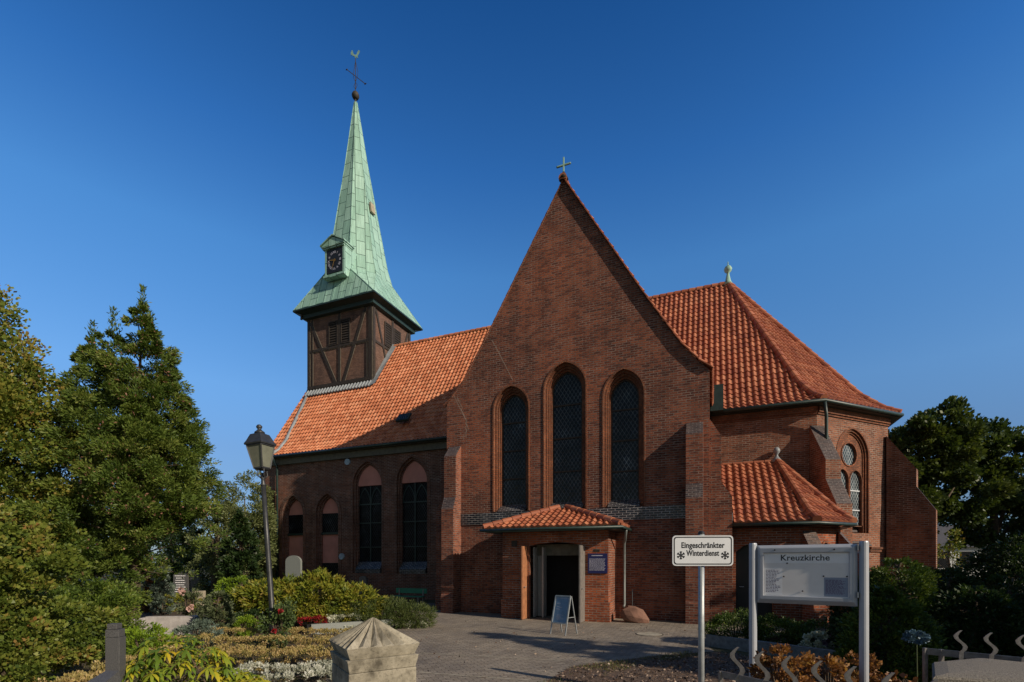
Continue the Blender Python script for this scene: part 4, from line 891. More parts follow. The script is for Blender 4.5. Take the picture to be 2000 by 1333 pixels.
# ------------------------------------------------------------------ foliage tools
def leafmesh(name, P, D, W, L_, Wd, mat, rnd, parent=None, fold=0, droop=0):
    """P base points, D unit direction of each leaf, W side vectors; one rhomb (two when folded) per leaf"""
    n = len(P); Wn = W*Wd[:, None]; Dn = D*L_[:, None]
    nrm = np.cross(D, W)
    if not droop:
        V = np.stack([P, P+Dn*.5+Wn+nrm*(fold*Wd)[:, None] if fold else P+Dn*.5+Wn, P+Dn, P+Dn*.5-Wn+nrm*(fold*Wd)[:, None] if fold else P+Dn*.5-Wn], 1).reshape(-1, 3); k = 4
        F = (np.arange(n)[:, None]*4+np.array([0, 1, 2, 3])[None]).reshape(-1); tot = 4; nf = n
        starts = np.arange(nf)*4; rr = rnd
    else:   # three-segment arching leaf
        dz = np.array([0, 0, -1.])
        M1 = P+Dn*.38+dz*(droop*.10*L_)[:, None]; M2 = P+Dn*.72+dz*(droop*.32*L_)[:, None]; T = P+Dn*.95+dz*(droop*.75*L_)[:, None]
        V = np.stack([P, M1+Wn, M1-Wn, M2+Wn*.85, M2-Wn*.85, T], 1).reshape(-1, 3); k = 6
        b = np.arange(n)[:, None]*6
        F = np.concatenate([b+np.array([0, 1, 1, 2])[None]*0+np.array([0, 1, 2, 2])[None]*0+np.array([0, 1, 2, 0])[None]*1], 1) if False else None
        q = np.concatenate([b+0, b+1, b+2, b+1, b+3, b+4, b+2, b+3, b+5, b+4], 1).reshape(-1)
        F = q; nf = n*3; starts = (np.arange(n)[:, None]*10+np.array([0, 3, 7])[None]).reshape(-1); rr = np.repeat(rnd, 3)
    me = bpy.data.meshes.new(name); me.vertices.add(len(V)); me.vertices.foreach_set('co', V.astype(np.float32).ravel())
    me.loops.add(len(F)); me.loops.foreach_set('vertex_index', F.astype(np.int32)); me.polygons.add(nf); me.polygons.foreach_set('loop_start', starts.astype(np.int32))
    me.update(calc_edges=True); me.materials.append(mat)
    at = me.attributes.new('rnd', 'FLOAT', 'FACE'); at.data.foreach_set('value', rr.astype(np.float32))
    o = bpy.data.objects.new(name, me); C.objects.link(o)
    if parent: o.parent = parent
    return o
def unit(a): return a/np.maximum(1e-6, np.linalg.norm(a, axis=1))[:, None]
def side(D, rg): return unit(np.cross(D, rg.normal(size=D.shape)))
def leafset(Pc, out, n, rc, size, asp, rg, up=.3, spread=1.0, hang=0, tone=None):
    """leaves gathered in clumps round the points Pc (out = outward direction there)"""
    m = len(Pc); idx = rg.integers(0, m, n); off = rg.normal(size=(n, 3)); off = unit(off)*(rg.random(n)**.5)[:, None]*np.asarray(rc)[idx if hasattr(rc, '__len__') else 0][:, None] if hasattr(rc, '__len__') else unit(off)*(rg.random(n)**.5)[:, None]*rc
    off[:, 2] *= .75
    P = Pc[idx]+off; D = unit(out[idx]*.9+unit(off)*.7+rg.normal(size=(n, 3))*.55*spread+np.array([0, 0, up-hang])); W = side(D, rg)
    L_ = size*rg.uniform(.6, 1.35, n); tr = (tone if tone is not None else rg.random(m))[idx]
    return P, D, W, L_, L_*asp*.5, np.clip(tr*.55+rg.random(n)*.45, 0, 1)
def cat(sets): return tuple(np.concatenate([s[i] for s in sets]) for i in range(6))
def ell_clumps(c, r, k, rg, lump=.16, lo=.72, zmin=None):
    d = unit(rg.normal(size=(k, 3))); f = (lo+(1-lo)*rg.random(k)**.6)*(1+lump*np.sin(d[:, 0]*5+c[0])*np.cos(d[:, 1]*4+c[1]*2+d[:, 2]*6))
    P = np.array(c)+d*np.array(r)*f[:, None]
    if zmin is not None: ok = P[:, 2] > zmin; P, d = P[ok], d[ok]
    return P, d
def trunk(name, root, base, top, r0, r1, limbs, rg, mat=None):
    mb = MB(); base, top = Vector(base), Vector(top); pts = [base.lerp(top, t)+Vector((rg.normal()*.05*(t > 0), rg.normal()*.05*(t > 0), 0)) for t in (0, .15, .4, .7, 1)]
    mb.tube(pts, [r0*1.25, r0, r0*.75+r1*.25, r0*.4+r1*.6, r1], 9)
    for (z, tx, ty, tz, rr) in limbs:
        f = max(.05, min(.95, (z-base.z)/(top.z-base.z))); p = base.lerp(top, f); q = Vector((tx, ty, tz)); m = p.lerp(q, .5)+Vector((0, 0, .12*(q-p).length))
        mb.tube([p, m, q], [rr, rr*.65, rr*.2], 6)
    return mb.build(name, mat or M_bark, root, smooth=True)
def broad_tree(name, X, Y, blobs, n, size, mat, label, trunk_h, tr=.22, seed=1, clump=.55, group=None, kper=40, asp=.75, lo=.55, cat_='tree'):
    rg = np.random.default_rng(seed); root = empty(name, (X, Y, 0), 0, label, cat_, group); sets = []; vol = sum(b[3]*b[4]*b[5] for b in blobs)**1
    for b in blobs:
        P, d = ell_clumps(b[:3], b[3:], kper, rg, lo=lo); sets.append(leafset(P, d, int(n*(b[3]*b[4]*b[5])**(2/3)/sum((q[3]*q[4]*q[5])**(2/3) for q in blobs)), clump, size, asp, rg))
    leafmesh('crown', *cat(sets)[:2], cat(sets)[2], cat(sets)[3], cat(sets)[4], mat, cat(sets)[5], root) if False else None
    S = cat(sets); leafmesh('crown', S[0], S[1], S[2], S[3], S[4], mat, S[5], root)
    top = max(b[2]-b[5]*.1 for b in blobs)
    trunk('trunk', root, (0, 0, 0), (0, 0, top), tr, .04, [(min(trunk_h, b[2]*.7), b[0], b[1], b[2]+b[5]*.2, tr*.4) for b in blobs], rg)
    return root
def cone_tree(name, X, Y, prof, n, size, mat, label, seed=1, clump=.30, asp=.5, hang=.35, kc=260, tr=.15, lean=(0, 0), group=None, cat_='tree', fill=.75, vtop=8):
    """conifer: prof = [(z, radius)], foliage on clumped sprays over a lumpy cone"""
    rg = np.random.default_rng(seed); root = empty(name, (X, Y, 0), 0, label, cat_, group)
    zs = np.array([p[0] for p in prof]); rs_ = np.array([p[1] for p in prof]); zz = rg.random(kc*4)*(zs[-1]-zs[0])+zs[0]; rr = np.interp(zz, zs, rs_)
    keep = rg.random(kc*4) < (rr+.12)/rs_.max(); zz, rr = zz[keep][:kc], rr[keep][:kc]; k = len(zz); a = rg.random(k)*2*np.pi
    lum = 1+.20*np.sin(3*a+zz*1.3)*np.sin(zz*2.1+a)+rg.normal(size=k)*.07
    f = fill+(1-fill)*rg.random(k)**.7; R_ = rr*lum*f
    P = np.stack([np.cos(a)*R_+lean[0]*zz, np.sin(a)*R_+lean[1]*zz, zz], 1); d = np.stack([np.cos(a), np.sin(a), np.full(k, .25)], 1)
    rc = np.clip(rr*.28, .07, clump)
    S = leafset(P, d, n, rc, size, asp, rg, up=.15, hang=hang)
    leafmesh('crown', S[0], S[1], S[2], S[3], S[4], mat, S[5], root)
    trunk('trunk', root, (0, 0, 0), (lean[0]*zs[-1], lean[1]*zs[-1], zs[-1]*.97), tr, .015, [(float(z)*.97, float(p[0])*.9, float(p[1])*.9, float(p[2]), .02) for z, p in zip(zz[::max(1, k//40)], P[::max(1, k//40)])], rg)
    return root
def shrub(name, X, Y, blobs, n, size, mat, label, seed=1, clump=.12, asp=.5, group=None, cat_='shrub', up=.35, lo=.75, stems=True, droop=0, kper=60, core=True, hang=0):
    rg = np.random.default_rng(seed); root = empty(name, (X, Y, 0), 0, label, cat_, group); sets = []; tot = sum((q[3]*q[4]*q[5])**(2/3) for q in blobs)
    for b in blobs:
        P, d = ell_clumps(b[:3], b[3:], kper, rg, lo=lo, zmin=.03); sets.append(leafset(P, d, int(n*(b[3]*b[4]*b[5])**(2/3)/tot), clump, size, asp, rg, up=up, hang=hang))
    S = cat(sets); S[0][:, 2] = np.maximum(S[0][:, 2], .02); leafmesh('foliage', S[0], S[1], S[2], S[3], S[4], mat, S[5], root, droop=droop)
    mb = MB(); m = 0
    for b in blobs:
        for k in range(7):
            a = rg.random()*6.28; rr = rg.random()*.6; q = Vector((b[0]+math.cos(a)*b[3]*rr, b[1]+math.sin(a)*b[4]*rr, max(.1, b[2]+b[5]*.45))); p = Vector((b[0]*.15, b[1]*.15, 0)); mb.tube([p, p.lerp(q, .5)+Vector((0, 0, .04)), q], [.02*min(1, b[3]*3), .014*min(1, b[3]*3), .006], 5)
    if stems: mb.build('stems', M_bark, root)
    else: mb = MB(); mb.tube([(.02, .01, 0), (0, 0, blobs[0][2])], [.008, .006], 6); mb.build('stem', L_cyp, root)
    return root
def tocard(x, Y): return (x-1000)/957*Y

# ------------------------------------------------------------------ trees
def thuja(X, Y):
    rg = np.random.default_rng(3); root = empty('thuja_tree', (X, Y, 0), 0, 'tall shaggy conifer with brown seed clusters left of the lamp post', 'tree')
    # leaders: x, y, z of the tip, z of the base, radius profile scale
    lead = [(0.30, 0, 8.75, .9, 1.40, 1.3), (.60, -.1, 8.0, 3.0, .95, .8), (-.55, .1, 8.2, 1.5, 1.1, .8), (-1.2, .2, 7.9, 1.8, 1.05, .7), (.95, -.1, 6.8, 2.8, 1.0, .9), (1.2, 0, 5.2, 2.9, .62, .6), (-.2, -.9, 6.9, .9, 1.05, .8), (.75, -.8, 6.0, 2.6, 1.0, .8), (-1.2, -.5, 5.8, .4, 1.1, .8), (-1.9, .3, 6.6, .6, 1.0, .6), (.5, .8, 7.4, 1.5, 1.1, .6)]
    sets = []; limbs = []
    for (lx, ly, zt, zb, r, wt) in lead:
        k = int(125*wt); z = zb+(zt-zb)*rg.random(k)**.9; t = (zt-z)/(zt-zb); rr = r*np.clip(t*1.9, 0, 1)**.75*np.clip((z-zb+.4)/1.3, .3, 1)+.05
        a = rg.random(k)*6.283; f = rg.uniform(.45, 1.22, k); P = np.stack([lx*np.clip(z/3, .5, 1)+np.cos(a)*rr*f, ly+np.sin(a)*rr*f, z-.15*rr*f], 1); d = np.stack([np.cos(a), np.sin(a), np.full(k, .45)], 1)
        sets.append(leafset(P, d, int(27000*wt), np.clip(rr*.36, .08, .21), .088, .34, rg, up=.25, hang=.25, spread=.9)); limbs += [(float(q[2])*.9, float(q[0]), float(q[1]), float(q[2]), .02) for q in P[::14]]
        # wispy tip
        m = 160; z = zt-.3+rg.random(m)*.75; P = np.stack([np.full(m, lx)+rg.normal(size=m)*.10*np.clip(zt+.5-z, .1, 1), np.full(m, ly)+rg.normal(size=m)*.05, z], 1); D = unit(rg.normal(size=(m, 3))*.5+np.array([0, 0, 1.])); W = side(D, rg); sets.append((P, D, W, np.full(m, .12), np.full(m, .014), rg.random(m)*.6))
    S = cat(sets); ok = S[0][:, 0] < np.interp(S[0][:, 2], [0, 1, 1.9, 2.6, 3.5], [.35, .6, .9, 1.4, 2.0])+rg.normal(size=len(S[0]))*.1; S = tuple(q[ok] for q in S)
    leafmesh('crown', S[0], S[1], S[2], S[3], S[4], L_thuja, S[5], root)
    # hanging brown cone clusters
    B = S[0][rg.integers(0, len(S[0]), 9000)]; keep = (np.sin(B[:, 0]*2.3)+np.sin(B[:, 2]*1.9+B[:, 0]) > -.1) & (B[:, 2] > 1.6); B = B[keep]+rg.normal(size=(keep.sum(), 3))*.03; D = unit(rg.normal(size=B.shape)*.6+np.array([.3, -.3, -.3])); W = side(D, rg); m = len(B)
    leafmesh('seed_clusters', B, D, W, np.full(m, .085), np.full(m, .020), leafmat('seed_cluster_brown', [(.16, .08, .05), (.38, .20, .14)]), rg.random(m), root)
    trunk('trunk', root, (0, 0, 0), (.30, 0, 8.3), .13, .01, limbs, rg)
thuja(-10.1, 13.0)
broad_tree('deciduous_tree', -13.0, 11.8, [(-.3, 0, 6.6, 1.5, 1.6, 1.9), (-.2, .1, 7.9, .75, .8, .9), (.9, -.2, 4.6, 1.5, 1.6, 1.7), (-.8, .2, 5.2, 1.9, 1.8, 2.2), (1.15, .0, 6.2, .6, .6, .75), (.9, -.1, 5.3, .8, .8, .8), (-1.0, 0, 7.3, 1.2, 1.1, 1.1), (.4, -.3, 3.0, 1.7, 1.5, 1.5), (1.1, -.3, 2.0, 1.4, 1.2, 1.3)], 80000, .085, L_decid, 'leafy tree with yellowing round leaves at the left edge of the churchyard', 2.2, seed=5, clump=.42, kper=60, lo=.6)
broad_tree('garden_tree', -7.05, 6.7, [(-.3, .3, 1.6, 1.0, .9, .75), (0, .4, .9, 1.0, .8, .7), (.30, 0, .55, .6, .6, .5), (-.5, -.3, 2.3, .8, .7, .7), (-.9, 0, 1.2, .9, .8, 1.1)], 46000, .06, L_low2, 'dense mixed bush with rusty leaf clusters filling the lower left corner', 1.0, tr=.05, seed=6, clump=.15, kper=75, lo=.45, cat_='bush')
broad_tree('garden_tree', -8.9, 9.4, [(0, 0, 1.1, 1.0, 1.0, .7), (.6, .2, .9, .8, .8, .6), (-.9, 0, 1.7, .7, .8, .7), (1.2, .1, .5, .45, .5, .4)], 36000, .065, L_low, 'bushy evergreen with drooping green sprays between the corner bush and the tall conifer', 1.2, tr=.08, seed=7, clump=.17, kper=60, lo=.45, asp=.45, cat_='bush')
for (px, Y, h, r, mt, lb, sd) in ((422, 26, 6.7, 1.25, L_far, 'pale hanging tree with the lower of the two crowns beyond the graves', 11), (478, 27, 7.2, 1.25, L_far, 'pale hanging tree beside the west end of the church', 12), (512, 28, 6.6, .6, L_far, 'slim pale tree partly behind the church west corner', 13)):
    X = tocard(px, Y); broad_tree('willow_tree', X, Y, [(0, 0, h*.72, r*.8, r*.8, h*.26), (-r*.4, 0, h*.5, r*.8, r*.8, h*.28), (r*.4, 0, h*.45, r*.8, r*.8, h*.3), (0, 0, h*.2, r*.95, r*.9, h*.22)], 15000, .12, mt, lb, 2.5, seed=sd, clump=.32, kper=50, lo=.6, asp=.5, group='pale trees beyond the graves')
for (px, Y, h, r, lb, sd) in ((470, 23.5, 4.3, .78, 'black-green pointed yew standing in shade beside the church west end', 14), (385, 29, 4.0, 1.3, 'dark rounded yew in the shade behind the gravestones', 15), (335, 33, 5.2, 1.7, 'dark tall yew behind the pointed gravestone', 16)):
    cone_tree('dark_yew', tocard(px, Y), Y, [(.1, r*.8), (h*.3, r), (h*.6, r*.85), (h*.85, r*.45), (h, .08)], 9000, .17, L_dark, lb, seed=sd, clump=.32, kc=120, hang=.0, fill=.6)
for (px, Y, h, r, lb, sd) in ((250, 42, 8.5, 3.2, 'far dark tree closing the view behind the tall conifer', 17), (130, 40, 8.5, 3.2, 'far dark tree behind the leafy tree at the left edge', 18)):
    broad_tree('background_tree', tocard(px, Y), Y, [(0, 0, h*.7, r, r, h*.27), (-r*.6, 0, h*.35, r, r, h*.3), (r*.6, 0, h*.35, r, r, h*.3)], 8000, .28, L_oak, lb, 2.5, seed=sd, clump=.7, kper=50)
# right background: oaks behind the apse
broad_tree('oak_tree', 24.6, 29.0, [(0, 0, 8.6, 2.4, 2.2, 2.1), (-2.3, 0, 8.0, 1.6, 1.6, 1.7), (1.0, 0, 9.9, 1.5, 1.4, 1.3), (-1.5, 0, 5.9, 2.0, 1.9, 1.6), (1.6, 0, 6.0, 2.2, 2.0, 1.7), (-.6, .5, 4.4, 1.9, 1.5, 1.0)], 44000, .22, L_oak, 'broad dark oak with a jagged crown just right of the apse', 3.0, tr=.33, seed=21, clump=.58, kper=30, lo=.5)
broad_tree('oak_tree', 30.0, 30.5, [(0, 0, 8.3, 2.4, 2.3, 2.0), (-1.5, 0, 6.2, 1.9, 1.8, 1.6), (1.8, 0, 7.6, 2.4, 2.2, 2.2), (0, 0, 4.4, 2.6, 2.2, 1.3), (2.2, 0, 4.5, 2.4, 2.0, 1.6)], 34000, .22, L_oak, 'dark oak cut off by the right edge of the photo', 3.0, tr=.33, seed=22, clump=.58, kper=34, lo=.5)
broad_tree('background_tree', 33, 27, [(0, 0, 4.5, 2.6, 2.4, 3.0), (-2, 0, 2.4, 2, 2, 2.0)], 14000, .22, L_dark, 'low black-green tree under the right-hand oak', 2.0, seed=23, clump=.55, kper=60)
broad_tree('small_tree', tocard(1860, 25.5), 25.5, [(0, 0, 3.0, .25, .3, .75), (-.6, 0, 2.5, .3, .3, .4), (.1, 0, 2.0, .3, .3, .4), (-1.1, 0, 1.9, .35, .3, .5)], 1000, .12, L_decid, 'thin bright young tree in the gap beneath the oak', 1.0, tr=.05, seed=24, clump=.22, kper=16)
# trees beyond the frame on the right: their shade lies on the yard and the hedges
cone_tree('thuja_tree', 12.9, 2.4, [(.2, 1.6), (2, 1.8), (5, 1.45), (7.3, .7), (8.8, .05)], 15000, .24, L_thuja, 'tall conifer standing outside the right edge whose shadow crosses the yard', seed=31, clump=.45, kc=220, fill=.5)
for (X, Y, h, r, lb, sd) in ((15.4, 2.2, 6.0, 1.9, 'round dark tree outside the right edge beside the tall conifer', 32), (14.5, 6.0, 5.2, 1.9, 'dark tree outside the right edge shading the hedges', 33), (18.5, 8.6, 7.5, 2.4, 'large dark tree outside the right edge shading the shrubs', 34)):
    broad_tree('yard_tree', X, Y, [(0, 0, h*.65, r, r, h*.35), (0, r*.3, h*.35, r, r, h*.3)], 9000, .24, L_oak, lb, 1.4, seed=sd, clump=.5, kper=60)

# ------------------------------------------------------------------ hedges and shrubs on the right
def yew(name, px, Y, h, r, n, mat, label, seed, prof=None, size=.055, **kw):
    pr2 = prof or [(.03, r*.92), (h*.35, r), (h*.7, r*.9), (h*.88, r*.62), (h*.98, r*.2)]
    return cone_tree(name, tocard(px, Y), Y, pr2, n, size, mat, label, seed=seed, clump=.17, kc=330, hang=-.25, asp=.45, tr=.07, cat_='hedge', fill=.72, **kw)
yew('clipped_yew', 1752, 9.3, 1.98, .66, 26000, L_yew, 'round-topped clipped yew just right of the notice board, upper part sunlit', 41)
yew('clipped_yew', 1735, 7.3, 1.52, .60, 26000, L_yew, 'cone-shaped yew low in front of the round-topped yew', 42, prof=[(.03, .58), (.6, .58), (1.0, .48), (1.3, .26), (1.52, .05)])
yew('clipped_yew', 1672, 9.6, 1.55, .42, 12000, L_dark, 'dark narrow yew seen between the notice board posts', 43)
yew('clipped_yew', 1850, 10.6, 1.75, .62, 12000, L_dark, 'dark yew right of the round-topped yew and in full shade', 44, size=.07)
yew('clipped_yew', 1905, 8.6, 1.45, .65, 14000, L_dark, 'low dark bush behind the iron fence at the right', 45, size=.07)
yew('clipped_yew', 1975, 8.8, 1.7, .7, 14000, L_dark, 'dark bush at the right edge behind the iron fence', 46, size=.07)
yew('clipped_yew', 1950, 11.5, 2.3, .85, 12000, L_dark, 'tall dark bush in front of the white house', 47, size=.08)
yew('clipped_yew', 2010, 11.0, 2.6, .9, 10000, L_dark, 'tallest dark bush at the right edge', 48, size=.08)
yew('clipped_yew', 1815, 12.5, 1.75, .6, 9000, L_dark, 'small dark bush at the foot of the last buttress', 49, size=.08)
rg = np.random.default_rng(60)
def box_hedge(name, cx, cy, lx, ly, h, rz, n, size, mat, label, seed, group=None, cat_='hedge', lump=.05):
    rg = np.random.default_rng(seed); root = empty(name, (cx, cy, 0), rz, label, cat_, group)
    k = int(60+lx*ly*40+ (lx+ly)*h*60); t = rg.random(k)
    P = np.stack([(rg.random(k)-.5)*lx, (rg.random(k)-.5)*ly, rg.random(k)*h], 1); f = rg.integers(0, 4, k)
    d = np.zeros((k, 3)); top = f >= 2; P[top, 2] = h*(.93+lump*np.sin(P[top, 0]*4)); d[top, 2] = 1
    s0 = f == 0; sg = np.sign(rg.random(k)-.5); P[s0, 1] = sg[s0]*ly/2; d[s0, 1] = sg[s0]; s1_ = f == 1; P[s1_, 0] = sg[s1_]*lx/2; d[s1_, 0] = sg[s1_]
    S = leafset(P, d, n, .06, size, .55, rg, up=.25); S[0][:, 2] = np.maximum(.01, S[0][:, 2]); leafmesh('foliage', S[0], S[1], S[2], S[3], S[4], mat, S[5], root)
    a, b = lx/2-.05, ly/2-.05
    for i in range(min(12, int(lx*3)+3)):
        mb = MB(); x, y = rg.uniform(-a, a), rg.uniform(-b, b); mb.tube([(x, y, 0), (x+rg.normal()*.03, y+rg.normal()*.03, h*.9)], [.012, .006], 5); mb.build('stem', M_bark, root)
    return root
shrub('low_hedge', 5.1, 11.2, [(0, 0, .38, .62, .5, .34), (.75, -.25, .32, .6, .5, .32), (1.4, -.75, .28, .6, .45, .3), (1.95, -1.25, .24, .5, .4, .26)], 26000, .05, L_yew, 'low spreading evergreen hedge between the paved yard and the kerb', 61, clump=.13, kper=110, asp=.45, lo=.8)
shrub('flower_clump', 6.15, 9.85, [(0, 0, .24, .26, .22, .22)], 1500, .06, L_white, 'white flowers beside the low evergreen hedge under the notice board', 62, clump=.06, kper=30, asp=.9, cat_='flowers')
shrub('flower_clump', 6.42, 9.8, [(0, 0, .22, .17, .17, .2)], 900, .06, L_purple, 'purple and white flowers right of the white clump under the notice board', 63, clump=.05, kper=26, asp=.9, cat_='flowers')

# ------------------------------------------------------------------ left garden
shrub('rhododendron', tocard(610, 14.2), 14.2, [(0, 0, .80, 1.15, .95, .72), (-1.2, .1, .72, .95, .8, .62), (-2.05, .2, .5, .7, .6, .5), (1.1, .2, .62, .9, .8, .52)], 30000, .13, L_rhodo, 'large mound of olive rhododendron in front of the nave wall', 71, clump=.15, kper=150, asp=.30, lo=.82, up=-.05)
shrub('juniper', tocard(745, 14.2), 14.2, [(0, 0, .34, 1.0, .7, .42), (-.95, -.1, .30, .8, .6, .36), (.75, .15, .28, .75, .6, .36)], 26000, .085, L_juni, 'low feathery juniper spreading beside the yard right of the rhododendron', 72, clump=.15, kper=130, asp=.18, lo=.75, up=.6)
shrub('globe_conifer', tocard(455, 15), 15, [(0, 0, .76, .60, .55, .66)], 9000, .055, L_bright, 'bright yellow-green round conifer left of the lamp post', 73, clump=.1, kper=110, lo=.85, up=.5, asp=.35)
cone_tree('dwarf_cypress', tocard(425, 12.2), 12.2, [(.03, .26), (.5, .31), (.9, .24), (1.12, .08)], 5000, .075, L_cyp, 'grey-green upright dwarf cypress in front of the bright round conifer', seed=74, clump=.07, kc=110, hang=-.7, asp=.3, cat_='shrub', tr=.03, fill=.7)
shrub('blue_spruce_bush', tocard(385, 10.6), 10.6, [(0, 0, .30, .42, .35, .30)], 4500, .06, L_blue, 'blue-green dwarf spruce by the grey dwarf cypress', 75, clump=.08, kper=90, asp=.3)
shrub('golden_conifer', tocard(283, 8.6), 8.6, [(0, 0, .42, .40, .35, .32), (.15, 0, .2, .4, .3, .2)], 5500, .06, L_bright, 'yellow-green dwarf conifer right of the dark granite stele', 76, clump=.09, kper=70, asp=.35)
shrub('grave_shrub', tocard(345, 19), 19, [(0, 0, .28, .8, .6, .3), (-.9, 0, .3, .6, .5, .35)], 5000, .09, L_rhodo, 'low green shrub in front of the pointed gravestone', 77, clump=.13, kper=80)
cone_tree('dwarf_cypress', tocard(318, 17.5), 17.5, [(.03, .26), (.9, .30), (1.5, .2), (1.75, .06)], 4500, .09, L_blue, 'slim blue-green cypress left of the pointed gravestone', seed=78, clump=.08, kc=100, hang=-.7, asp=.3, cat_='shrub', tr=.03)
cone_tree('dwarf_cypress', tocard(300, 18), 18, [(.03, .2), (.9, .24), (1.3, .16), (1.45, .05)], 3000, .09, leafmat('browned_foliage', [(.08, .04, .02), (.16, .08, .04)]), 'small browned cypress left of the slim blue-green one', seed=79, clump=.08, kc=80, hang=-.7, asp=.3, cat_='shrub', tr=.03)
shrub('rose_bush', tocard(375, 15), 15, [(0, 0, .55, .38, .3, .5)], 1800, .06, L_cyp, 'thin rose bush with pale blooms before the beige gravestone', 80, clump=.12, kper=26, asp=.6)
for k, (px, py, Y) in enumerate(((366, 1151, 15.05), (372, 1146, 14.9), (391, 1186, 14.6), (395, 1190, 14.6))):
    pass
box_hedge('box_hedge', tocard(545, 11.6), 11.6, 3.4, .38, .30, R(-3), 9000, .035, L_box, 'back row of the browned low box hedges below the lamp post', 81, 'browned box hedges edging the graves')
box_hedge('box_hedge', tocard(500, 10.1), 10.1, 4.2, .50, .34, R(-3), 13000, .035, L_box, 'middle row of the browned low box hedges', 82, 'browned box hedges edging the graves')
box_hedge('box_hedge', tocard(560, 8.9), 8.9, 2.9, .75, .30, R(-4), 14000, .035, L_box, 'front broad row of the browned low box hedges beside the stone pillar', 83, 'browned box hedges edging the graves')
box_hedge('box_hedge', tocard(245, 7.3), 7.3, .55, 2.6, .42, R(12), 9000, .04, L_box, 'browned box hedge running back beside the granite stele', 84, 'browned box hedges edging the graves')
box_hedge('ground_cover', tocard(585, 7.6), 7.6, 2.0, .9, .22, R(-4), 9000, .045, L_silver, 'silvery white ground cover in the grave bed left of the stone pillar', 85, cat_='plants', lump=.2)
shrub('box_ball', tocard(480, 12.6), 12.6, [(0, 0, .24, .34, .3, .24)], 3500, .04, L_bright, 'small green box ball left of the lamp foot', 86, clump=.07, kper=70)
shrub('dark_shrub', tocard(500, 13.2), 13.2, [(0, 0, .32, .75, .4, .28)], 5000, .055, L_dark, 'flat dark juniper around the lamp foot', 87, clump=.1, kper=70)
# red and white roses by the lamp
def blooms(root, pts, r, mat, name='bloom'):
    for (x, y, z) in pts:
        rg = np.random.default_rng(int(abs(x*91+z*37)*10)); n = 26; d = unit(rg.normal(size=(n, 3))+np.array([0, -.3, .5])); P = np.array([[x, y, z]])+d*r*.3; W = side(d, rg)
        leafmesh(name, P, d, W, np.full(n, r), np.full(n, r*.55), mat, rg.random(n), root)
rs1 = shrub('rose_bush', tocard(543, 10.9), 10.9, [(0, 0, .45, .3, .25, .42), (.15, 0, .8, .18, .15, .25)], 2600, .06, leafmat('rose_leaves', [(.05, .09, .03), (.10, .15, .05), (.17, .22, .09)]), 'red rose bush growing round the foot of the lamp post', 88, clump=.1, kper=34, asp=.6, cat_='rose bush')
blooms(rs1, [(.17, -.25, .83), (.05, -.28, .40)], .055, L_red)
rs2 = shrub('rose_bush', tocard(378, 15.2), 14.9, [(.0, 0, .65, .22, .2, .3)], 450, .06, L_cyp, 'pale rose bush leaning over the beige gravestone', 89, clump=.1, kper=20, asp=.6, cat_='rose bush')
blooms(rs2, [(-.12, -.1, 1.05), (.0, -.2, .98), (.32, -.3, .55), (.26, -.3, .50)], .08, L_pinkp)

# raised grave kerb with begonias
pg = empty('grave_planter', (0, 0, 0), 0, 'grey stone grave kerb holding red and white flowers', 'planter')
def gp(x, y): Y = 957*EYE/(y-1098); return ((x-1000)/957*Y, Y)
mb = MB()
def kb(p, q, h, w, m_=None): mb.bar((p[0], p[1], h/2), (q[0], q[1], h/2), w, h)
kb((-6.04, 13.33), (-5.30, 12.80), .27, .12); mb.build('kerb', M_black_st, pg)
mb = MB(); kb((-5.26, 12.82), (-3.4, 13.95), .27, .12); mb.build('kerb', M_granite2, pg)
mb = MB(); kb((-6.0, 13.45), (-4.3, 14.5), .27, .12); mb.build('kerb', M_granite2, pg)
mb = MB(); mb.add([(-5.98, 13.4, .2), (-5.25, 12.9, .2), (-3.5, 13.95, .2), (-4.3, 14.4, .2)], [(0, 1, 2, 3)]); mb.build('planter_soil', M_soil, pg)
def bedding(label, cx, cy, lx, ly, rz, z, n, mat, seed, size=.05):
    o = box_hedge('bedding_flowers', cx, cy, lx, ly, .14, rz, n, size, mat, label, seed, cat_='flowers'); o.location.z = z; return o
bedding('red begonias at the left end of the grave kerb', -5.36, 13.2, .62, .38, R(31), .25, 700, L_red, 91)
bedding('white begonias along the grave kerb right of the red ones', -4.55, 13.66, 1.05, .42, R(31), .26, 2600, L_white, 92)
bedding('row of small white flowers edging the juniper by the yard', tocard(760, 14.0), 13.75, 2.2, .22, R(28), 0, 1000, L_white, 93, .045)

# foreground rhododendron with big yellowing leaves
rg = np.random.default_rng(101)
root = empty('yellowing_rhododendron', (-3.15, 4.75, 0), 0, 'foreground rhododendron with large yellow and green leaves beside the granite stele', 'shrub')
Ps, Ds, Ls, Rn = [], [], [], []
for k in range(430):
    d = unit(rg.normal(size=(1, 3)))[0]; d[2] = abs(d[2]); c = np.array([(-.10, 0, .60), (.40, .12, .38), (-.45, .1, .36)][k % 3]); r = np.array([(.50, .45, .62), (.40, .35, .42), (.35, .35, .36)][k % 3])
    w = c+d*r*(.75+.3*rg.random()); ax = unit((d*.7+np.array([0, -.15, .6])+rg.normal(size=3)*.25)[None])[0]; t0 = unit(np.cross(ax, [.3, .9, .1])[None])[0]; t1 = np.cross(ax, t0); tone = rg.random()**1.1
    m = rg.integers(7, 11); a0 = rg.random()*6.28
    for i in range(m):
        a = a0+6.283*i/m+rg.normal()*.12; dd = unit((math.cos(a)*t0+math.sin(a)*t1+ax*rg.uniform(.15, .55))[None])[0]
        Ps.append(w); Ds.append(dd); Ls.append(rg.uniform(.06, .13)); Rn.append(np.clip(tone*.75+rg.random()*.28, 0, 1))
